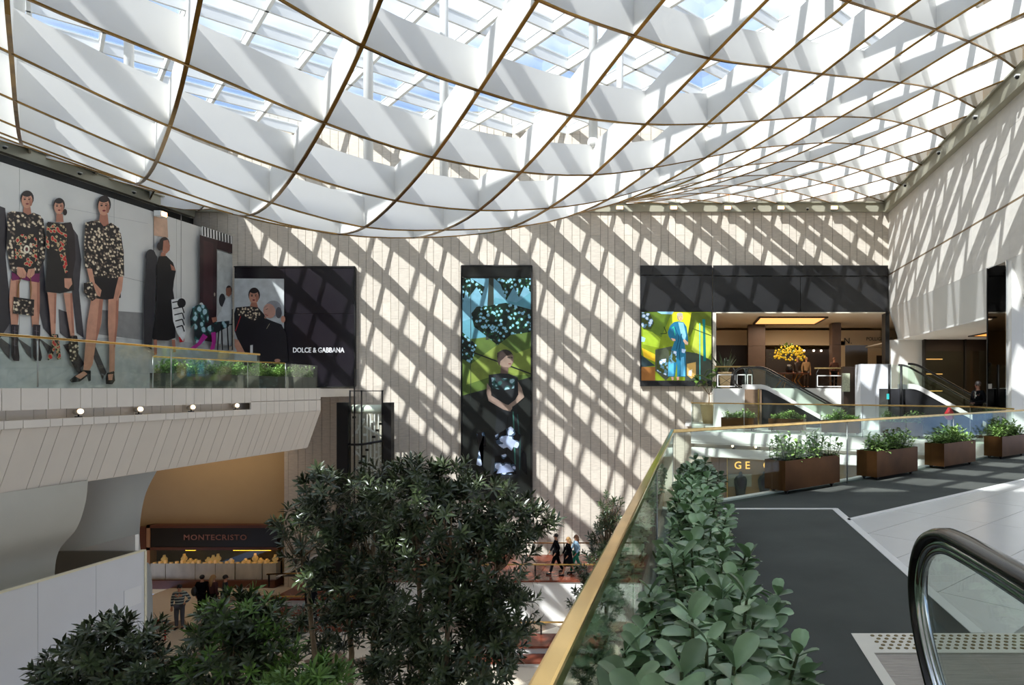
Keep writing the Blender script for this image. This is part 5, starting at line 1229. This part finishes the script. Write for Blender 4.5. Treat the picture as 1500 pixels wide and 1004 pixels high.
# woman with the handbag
B.p([(97, 205), (124, 205), (130, 245), (92, 245)], SK2); head(110, 180, 25, 33)
B.p([(40, 512), (76, 515), (78, 620), (70, 706), (42, 706), (34, 600)], SK).p([(120, 520), (162, 522), (162, 640), (158, 712), (130, 714), (124, 620)], SK).p([(62, 520), (76, 520), (76, 640), (68, 700), (62, 640)], SK2).p([(150, 524), (162, 524), (162, 640), (156, 700), (150, 640)], SK2)
B.p([(44, 484), (162, 484), (160, 528), (118, 522), (84, 514), (44, 520)], (118, 34, 84))
B.p([(42, 228), (92, 232), (112, 244), (134, 234), (166, 246), (168, 330), (160, 490), (48, 488), (46, 330)], (30, 25, 26)); B.p([(44, 228), (92, 232), (112, 246), (134, 234), (166, 248), (150, 290), (112, 300), (70, 285)], BK, 1)
B.p([(56, 345), (84, 325), (134, 325), (150, 350), (150, 430), (120, 472), (92, 476), (58, 440)], (96, 24, 32), 2); B.e(106, 388, 28, 38, (222, 204, 170), 0, 1); B.e(106, 388, 13, 17, (240, 232, 210)); B.e(106, 388, 6, 9, (96, 30, 36))
B.p([(24, 236), (46, 227), (58, 300), (50, 400), (54, 452), (82, 478), (68, 500), (36, 470), (22, 380)], BK, 1).p([(156, 244), (176, 262), (184, 340), (182, 430), (156, 482), (132, 480), (150, 440), (158, 350)], BK, 1)
B.p([(66, 462), (92, 466), (104, 486), (100, 508), (80, 510), (64, 492)], SK).p([(112, 472), (140, 468), (138, 494), (118, 512), (104, 500)], SK); B.l([(84, 470), (94, 500)], 1.5, SK2).l([(126, 474), (118, 504)], 1.5, SK2)
B.l([(82, 505), (70, 540), (66, 592)], 3.5, (128, 98, 40)).l([(120, 505), (124, 550), (120, 596)], 3.5, (128, 98, 40)); B.p([(50, 588), (136, 600), (134, 668), (46, 658)], BK, 1).p([(50, 588), (136, 600), (136, 608), (50, 596)], BK)
for x0, dx in ((38, 0), (128, 4)): B.p([(x0+2, 704), (x0+33, 706), (x0+30, 790), (x0+36+dx, 842), (x0+34, 858), (x0+10, 856), (x0+2, 838)], (40, 32, 40)); B.l([(x0+16, 712), (x0+16, 830)], 2, (120, 110, 120)); B.l([(x0+8, 730), (x0+26, 734)], 1.5, (110, 100, 110)).l([(x0+8, 760), (x0+26, 764)], 1.5, (110, 100, 110)).l([(x0+8, 790), (x0+26, 794)], 1.5, (110, 100, 110))
# second woman, flowered dress
B.p([(228, 240), (254, 240), (258, 274), (226, 274)], SK2); head(238, 208, 22, 30); B.e(262, 232, 9, 14, HR)
B.p([(188, 568), (226, 572), (224, 660), (222, 744), (204, 746), (198, 660)], SK).p([(256, 572), (292, 572), (298, 660), (302, 752), (286, 756), (270, 660)], SK).p([(216, 574), (226, 574), (223, 700), (216, 700)], SK2).p([(284, 574), (292, 574), (300, 740), (293, 740), (286, 660)], SK2)
B.p([(188, 272), (240, 280), (286, 274), (296, 300), (288, 420), (300, 560), (240, 574), (178, 566), (186, 430)], (30, 26, 26)); B.p([(190, 276), (240, 284), (266, 276), (270, 330), (262, 400), (276, 480), (262, 490), (236, 400), (200, 380)], BK, 2)
B.p([(262, 276), (290, 280), (302, 330), (306, 430), (290, 516), (270, 512), (282, 430), (272, 340)], (44, 34, 36)).p([(258, 510), (288, 510), (292, 534), (276, 556), (260, 548)], SK); B.p([(184, 278), (200, 272), (206, 330), (190, 400), (180, 380)], BK, 2)
B.p([(204, 744), (232, 746), (240, 800), (244, 850), (228, 852), (220, 800), (206, 846), (188, 856), (190, 836), (206, 800)], (66, 24, 34), 2).p([(282, 752), (312, 750), (318, 800), (316, 850), (300, 866), (280, 850), (276, 800)], (36, 30, 34), 1).p([(286, 860), (316, 856), (334, 910), (316, 908)], (50, 44, 48))
# third woman, tall, patterned dress
B.p([(408, 240), (440, 240), (446, 292), (402, 290)], SK2); head(424, 206, 26, 38)
B.p([(370, 592), (420, 592), (412, 700), (388, 790), (376, 870), (356, 908), (336, 900), (344, 800), (352, 700)], SK).p([(442, 592), (486, 590), (482, 700), (470, 800), (468, 900), (446, 905), (446, 800), (440, 700)], SK).p([(404, 594), (420, 594), (408, 710), (386, 800), (392, 720)], SK2).p([(474, 594), (486, 592), (482, 700), (470, 800), (464, 800), (472, 700)], SK2)
B.p([(346, 276), (400, 264), (424, 296), (452, 276), (488, 300), (478, 400), (492, 500), (494, 586), (430, 598), (352, 588), (368, 480), (366, 380)], BK, 1).p([(368, 508), (492, 508), (494, 592), (430, 600), (370, 592)], (26, 22, 24)); B.p([(344, 276), (374, 268), (378, 340), (372, 400), (368, 470), (344, 468), (338, 380)], BK, 1).p([(474, 296), (494, 322), (506, 400), (508, 500), (482, 504), (480, 400)], BK, 1)
B.p([(350, 468), (372, 470), (384, 530), (412, 560), (406, 588), (386, 580), (364, 530)], SK).p([(484, 504), (504, 502), (498, 560), (480, 604), (462, 600), (470, 560)], SK).l([(390, 548), (406, 580)], 1.6, SK2).l([(486, 560), (474, 600)], 1.6, SK2); B.p([(336, 530), (372, 526), (396, 590), (372, 606), (336, 570)], BK, 1)
B.p([(276, 938), (300, 918), (336, 896), (366, 898), (366, 940), (356, 944), (350, 922), (320, 944), (284, 948)], BK).p([(300, 922), (336, 900), (352, 912), (322, 934)], SK).l([(330, 898), (366, 906)], 5, BK).p([(434, 908), (464, 900), (468, 940), (456, 956), (430, 954), (428, 930)], BK).p([(438, 914), (460, 912), (456, 938), (440, 938)], SK).l([(440, 908), (466, 906)], 4, BK)
# walking woman in black with her shadow
B.p([(600, 400), (628, 392), (646, 420), (640, 560), (632, 700), (622, 810), (590, 790), (590, 600)], (48, 46, 50)).e(618, 418, 22, 30, (48, 46, 50))
B.e(676, 366, 22, 30, HR).p([(672, 352), (690, 348), (700, 372), (698, 392), (684, 406), (668, 398)], SK2).e(656, 376, 12, 18, HR).p([(662, 400), (682, 402), (680, 420), (660, 418)], SK2)
B.p([(652, 418), (684, 416), (712, 444), (724, 480), (716, 520), (712, 560), (724, 640), (722, 760), (690, 772), (630, 770), (624, 760), (640, 640), (644, 520), (640, 470)], (20, 18, 20)).p([(700, 450), (716, 462), (722, 478), (706, 476)], SK2)
B.p([(630, 768), (644, 768), (644, 830), (632, 834)], SK2).p([(706, 768), (720, 768), (724, 820), (712, 822)], SK2).p([(736, 756), (760, 762), (758, 776), (740, 780)], (190, 30, 40))
B.p([(704, 600), (744, 592), (764, 620), (752, 660), (766, 740), (754, 776), (728, 740), (712, 690)], (226, 226, 224)); [B.l([(708+4*i, 612+i*26), (750, 604+i*26), (758, 630+i*26)], 5, (22, 20, 22)) for i in range(5)]; B.e(746, 614, 18, 20, (26, 24, 26))
# door, striped canopy, matador jacket on stand, seated man
B.p([(832, 290), (985, 342), (985, 372), (832, 330)], (238, 238, 236)); [B.p([(836+i*12.2, 292+i*4.1), (842+i*12.2, 294+i*4.1), (843+i*12.2, 332+i*3.6), (837+i*12.2, 331+i*3.6)], (22, 20, 20)) for i in range(12)]
B.p([(822, 328), (985, 374), (985, 414), (893, 386), (893, 650), (888, 780), (822, 770)], (50, 28, 32)).p([(838, 350), (880, 362), (876, 640), (836, 640)], (66, 38, 42)).p([(896, 392), (985, 418), (985, 800), (892, 784)], (190, 194, 192)); B.e(884, 578, 3, 8, (190, 180, 160))
B.e(828, 622, 8, 10, (220, 220, 214)).p([(790, 632), (816, 620), (846, 622), (862, 650), (856, 700), (846, 690), (842, 780), (806, 782), (796, 760), (800, 700), (782, 720), (780, 670)], (28, 26, 32), 3).p([(816, 640), (838, 640), (840, 782), (812, 782)], (40, 36, 40), 3)
B.e(916, 602, 14, 28, (40, 38, 42)).e(944, 560, 13, 20, HR).p([(932, 552), (952, 548), (956, 576), (944, 588), (932, 580)], (150, 100, 80)).p([(930, 596), (954, 590), (962, 640), (950, 690), (912, 700), (884, 690), (908, 650)], (206, 212, 214)).p([(870, 676), (892, 672), (894, 690), (876, 696)], SK2)
B.p([(850, 716), (890, 694), (946, 688), (944, 712), (890, 740), (860, 748), (838, 748)], (120, 150, 150), 3).p([(834, 742), (854, 756), (822, 790), (800, 808), (776, 806), (812, 780)], (190, 50, 150)).p([(868, 738), (888, 736), (888, 780), (882, 808), (862, 812), (872, 780)], (190, 50, 150))
for pts in ([(936, 700), (942, 812)], [(958, 640), (958, 812)], [(912, 708), (916, 812)], [(936, 706), (985, 700)], [(966, 640), (966, 760)], [(975, 642), (975, 760)], [(958, 642), (982, 644)], [(985, 700), (982, 780)], [(900, 730), (894, 812)]): B.l(pts, 5, (28, 24, 24))
PT_ = B.build('print', bbd, lambda x, y: onX(x, y, BX), (1, 0, 0), [PRINT, LACE, FLORA, SILK], bbo)
for px in (95,): pass
# ---------- black panel with the two women on the far wall
YP = 30.92
fp = empty('advertising_panel', tuple(onY(431, 569, YP)), label='black advertising panel with white lettering and a portrait of two women', cat='billboard'); fo = Vector(onY(431, 569, YP))
def pan(nm, x0, y0, x1, y1, m, par, o, Y=YP, d=.18): 
    a = Vector(onY(x0, y0, Y))-o; b = Vector(onY(x1, y1, Y))-o; return MB().box((a.x, 0, a.z), (b.x, d, b.z)).build(nm, m, par)
BP = mat('black gloss panel', (30, 26, 32), .22)
for (x0, x1) in ((343.5, 417), (417.5, 519)):
    for (y0, y1) in ((391.5, 459.5), (460, 566)): pan('panel', x0, y0, x1, y1, BP, fp, fo)
for a, b in (((343, 391), (520, 391)), ((520, 391), (520, 567)), ((343, 567), (520, 567))):
    p = Vector(onY(*a, YP-.01))-fo; q = Vector(onY(*b, YP-.01))-fo; MB().bar(p, q, .06).build('frame', BLACK, fp)
K = Print(3.138, 200, 380); B = K
K.p([(450, 88), (678, 90), (678, 470), (450, 470)], (196, 200, 200))
head(540, 170, 24, 34); K.p([(528, 200), (554, 200), (560, 224), (520, 224)], SK2)
K.p([(458, 222), (520, 216), (560, 222), (590, 256), (600, 330), (596, 420), (552, 436), (520, 440), (462, 430), (470, 380), (452, 330), (450, 250)], (26, 22, 26)).p([(462, 224), (520, 216), (562, 226), (576, 262), (540, 284), (500, 262), (470, 262)], BK, 1).l([(480, 262), (456, 330)], 3, (190, 40, 50)).p([(452, 366), (470, 372), (500, 430), (470, 436), (452, 400)], SK).p([(524, 396), (536, 394), (536, 436), (524, 436)], (230, 228, 224))
K.e(630, 226, 38, 36, (150, 150, 154)).e(612, 238, 28, 34, (196, 150, 132), -14).p([(584, 240), (592, 222), (598, 262), (590, 258)], (196, 150, 132)).e(655, 246, 14, 26, (90, 88, 92)).l([(592, 254), (606, 260)], 3, (160, 60, 60)).l([(596, 232), (606, 228)], 2.5, HR).e(594, 268, 5, 5, (180, 130, 112)).l([(590, 222), (604, 214)], 2, (120, 116, 118))
K.p([(596, 272), (630, 286), (668, 300), (690, 340), (700, 470), (556, 470), (556, 340), (572, 300)], (26, 22, 28)).l([(600, 320), (614, 296)], 2, (190, 180, 150)).e(676, 276, 10, 16, SK).e(650, 466, 14, 8, (206, 150, 124))
K.build('print', fp, lambda x, y: onY(x, y, YP), (0, -1, 0), [PRINT, LACE, FLORA, SILK], fo)
text_mesh('lettering', 'DOLCE & GABBANA', .335, mat('white lettering', (245, 245, 245), .5, emit=((245, 245, 245), .15)), fp, Matrix.Translation(Vector(onY(466.5, 513.5, YP-.012))-fo)@FACE_CAM, sx=.80, extra=.003)
# ---------- tall poster in the middle
tp = empty('tall_poster', tuple(onY(728, 733, YP)), label='tall narrow glass covered poster of a woman in a dark dress under palms', cat='billboard'); to_ = Vector(onY(728, 733, YP))
GP = mat('dark gloss poster board', (22, 24, 22), .14)
for y0, y1 in ((390, 406), (406.5, 517), (517.5, 580), (580.5, 655), (655.5, 731.5)): pan('panel', 677, y0, 778, y1, GP, tp, to_)
for a, b in (((676, 389.5), (779, 389.5)), ((676, 389.5), (676, 732.5)), ((779, 389.5), (779, 732.5)), ((676, 732.5), (779, 732.5))):
    p = Vector(onY(*a, YP-.01))-to_; q = Vector(onY(*b, YP-.01))-to_; MB().bar(p, q, .06).build('frame', BLACK, tp)
T = Print(2.574, 640, 370); B = T
T.p([(96, 98), (354, 98), (354, 330), (96, 330)], (96, 160, 176)).p([(96, 98), (354, 98), (354, 150), (300, 190), (220, 170), (180, 240), (130, 250), (96, 260)], (120, 176, 196))
T.p([(96, 330), (354, 300), (354, 580), (96, 580)], (86, 110, 44)).p([(130, 420), (240, 340), (300, 380), (354, 360), (354, 460), (200, 470), (110, 500)], (132, 150, 64)).p([(96, 540), (354, 470), (354, 930), (96, 930)], (26, 30, 26))
T.p([(196, 98), (214, 98), (214, 240), (196, 330), (184, 330)], (40, 48, 36))
T.p([(96, 98), (130, 98), (180, 130), (170, 165), (150, 130), (120, 170), (110, 140), (98, 190)], BK, 4).p([(216, 98), (354, 98), (354, 150), (330, 125), (310, 170), (290, 130), (262, 180), (240, 120)], BK, 4)
T.p([(130, 230), (150, 205), (200, 200), (260, 190), (354, 215), (354, 300), (280, 310), (230, 350), (180, 310), (140, 280)], BK, 4).p([(96, 300), (150, 350), (130, 420), (96, 400)], BK, 4)
T.l([(96, 362), (354, 458)], 5, (20, 24, 20)).l([(128, 100), (128, 560)], 1.6, (50, 60, 56))
T.e(257, 392, 30, 26, (46, 40, 36)).p([(230, 380), (262, 374), (288, 388), (290, 410), (278, 432), (256, 440), (238, 424)], (150, 128, 112)).p([(228, 378), (262, 372), (284, 384), (262, 390), (240, 410), (236, 430), (228, 410)], (60, 46, 40)).l([(266, 396), (276, 398)], 3, BK).l([(278, 396), (286, 398)], 3, BK).l([(270, 420), (280, 420)], 3, (120, 50, 50)).p([(242, 430), (270, 434), (268, 460), (240, 458)], (120, 98, 86))
T.p([(196, 462), (240, 456), (272, 458), (304, 470), (312, 500), (300, 560), (310, 640), (326, 740), (312, 850), (200, 850), (214, 720), (226, 610), (214, 540), (196, 520)], (34, 38, 40)).p([(206, 472), (296, 476), (292, 512), (250, 520), (210, 512)], BK, 3).l([(288, 600), (292, 700), (296, 800)], 5, (60, 116, 104)).l([(304, 610), (314, 720), (312, 820)], 4, (44, 84, 80)).l([(268, 620), (262, 760)], 4, (20, 22, 24))
T.p([(190, 492), (204, 512), (206, 540), (258, 572), (286, 580), (278, 600), (250, 592), (196, 560), (188, 530)], (150, 128, 114)).p([(306, 486), (320, 510), (330, 546), (300, 572), (274, 590), (264, 580), (296, 556), (308, 536)], (160, 138, 122)).e(272, 586, 13, 11, (168, 144, 126))
T.p([(220, 690), (280, 656), (316, 690), (308, 740), (280, 730), (250, 740), (226, 720)], BK, 5).p([(220, 770), (260, 760), (296, 800), (300, 836), (216, 842)], BK, 5).p([(150, 680), (180, 676), (186, 730), (160, 740), (150, 800), (172, 810)], BK, 5).p([(318, 740), (336, 760), (340, 840), (322, 820)], BK, 5).p([(236, 700), (262, 690), (300, 712), (282, 748), (256, 726)], (190, 206, 236)).p([(236, 806), (276, 800), (292, 826), (226, 834)], (170, 186, 220))
T.build('print', tp, lambda x, y: onY(x, y, YP), (0, -1, 0), [PRINT, LACE, FLORA, SILK, LEAFP, FLECK], to_)
# ---------- screen at the right
sp_ = empty('wall_screen', tuple(onY(991, 567, YP)), label='square screen in a black frame showing a woman in blue on yellow green', cat='screen'); so_ = Vector(onY(991, 567, YP))
for x0, y0, x1, y1 in ((937.5, 389, 1043, 403), (937.5, 404, 1043, 456.5), (937.5, 457, 1043, 566)): pan('panel', x0, y0, x1, y1, BLACKG, sp_, so_)
S_ = Print(7.725, 930, 440); B = S_; SM = 0
S_.p([(74, 134), (866, 134), (866, 910), (74, 910)], (120, 140, 30))
S_.p([(74, 134), (420, 134), (300, 420), (74, 300)], (88, 112, 36)).p([(420, 134), (640, 140), (668, 200), (600, 380), (430, 330)], (206, 204, 40)).p([(90, 330), (200, 360), (290, 440), (270, 540), (90, 500)], (150, 176, 50)).p([(700, 260), (866, 340), (866, 600), (800, 700), (640, 560)], (176, 188, 70)).p([(640, 140), (866, 134), (866, 300), (700, 250), (620, 420), (600, 380)], (84, 96, 30))
S_.p([(74, 134), (170, 150), (220, 260), (180, 330), (100, 330), (74, 280)], BK, 5).p([(74, 410), (120, 430), (110, 470), (74, 470)], (150, 186, 216)).p([(80, 540), (240, 620), (230, 700), (100, 640)], (216, 176, 40)).p([(74, 620), (230, 740), (74, 760)], (40, 56, 60)).p([(74, 755), (230, 755), (230, 910), (74, 910)], (140, 92, 44)).p([(230, 560), (420, 520), (400, 860), (350, 910), (230, 800)], (70, 76, 60)).p([(250, 680), (370, 660), (370, 860), (250, 800)], BK, 5)
S_.p([(566, 580), (700, 600), (866, 680), (866, 910), (566, 910)], (62, 70, 60)).p([(590, 720), (690, 700), (690, 860), (640, 890), (590, 850)], (196, 160, 90)).p([(610, 800), (650, 780), (640, 860), (606, 850)], (240, 236, 220)).p([(762, 215), (796, 215), (796, 300), (806, 690), (774, 690), (770, 300)], (20, 110, 110)).p([(728, 260), (740, 260), (742, 900), (730, 900)], (90, 190, 190)).p([(250, 130), (440, 130), (420, 160), (300, 156)], (140, 190, 220)).l([(290, 380), (360, 376), (330, 300)], 10, (44, 66, 26)).l([(650, 320), (860, 400)], 7, (50, 66, 30))
S_.e(510, 190, 34, 44, (150, 140, 120)).e(520, 196, 26, 36, (224, 170, 130)).e(508, 162, 34, 22, (166, 160, 150)).l([(504, 190), (514, 190)], 5, (60, 40, 40)).l([(526, 190), (536, 190)], 5, (60, 40, 40)).l([(512, 214), (530, 214)], 6, (170, 60, 60))
S_.p([(400, 290), (440, 250), (490, 240), (550, 250), (584, 300), (600, 420), (604, 500), (580, 510), (560, 470), (576, 620), (574, 866), (480, 866), (476, 700), (450, 866), (370, 866), (392, 600), (430, 520), (456, 440), (420, 460), (382, 410), (372, 360)], (34, 108, 140)).p([(490, 250), (550, 256), (580, 400), (560, 480), (520, 380)], (130, 184, 206)).p([(380, 700), (440, 690), (440, 860), (372, 860)], (84, 168, 206)).p([(520, 650), (556, 640), (570, 860), (520, 860)], (90, 170, 210)).p([(380, 560), (470, 580), (470, 700), (400, 720)], BK, 5).p([(530, 550), (580, 560), (560, 600), (530, 590)], (180, 206, 236)).l([(450, 300), (500, 420), (470, 560)], 8, (20, 70, 100)).l([(530, 380), (500, 560), (512, 680)], 9, (22, 70, 96)).l([(420, 320), (440, 300), (456, 400)], 12, (50, 170, 150))
S_.p([(410, 430), (456, 440), (460, 460), (430, 464)], (226, 180, 150)).p([(560, 440), (604, 480), (600, 506), (570, 500), (545, 460)], (232, 190, 160)).p([(410, 870), (436, 866), (440, 900), (420, 908)], (220, 170, 150)).p([(470, 870), (500, 866), (502, 900), (478, 908)], (220, 170, 150))
S_.build('picture', sp_, lambda x, y: onY(x, y, YP), (0, -1, 0), [SCREEN, LACE, FLORA, SILK, LEAFP, vc_mat('screen flecks', rough=.15, emit=.35, tex=(4.5, [(210, 225, 250), (90, 130, 150), (60, 70, 30)]))], so_, step=.0008)
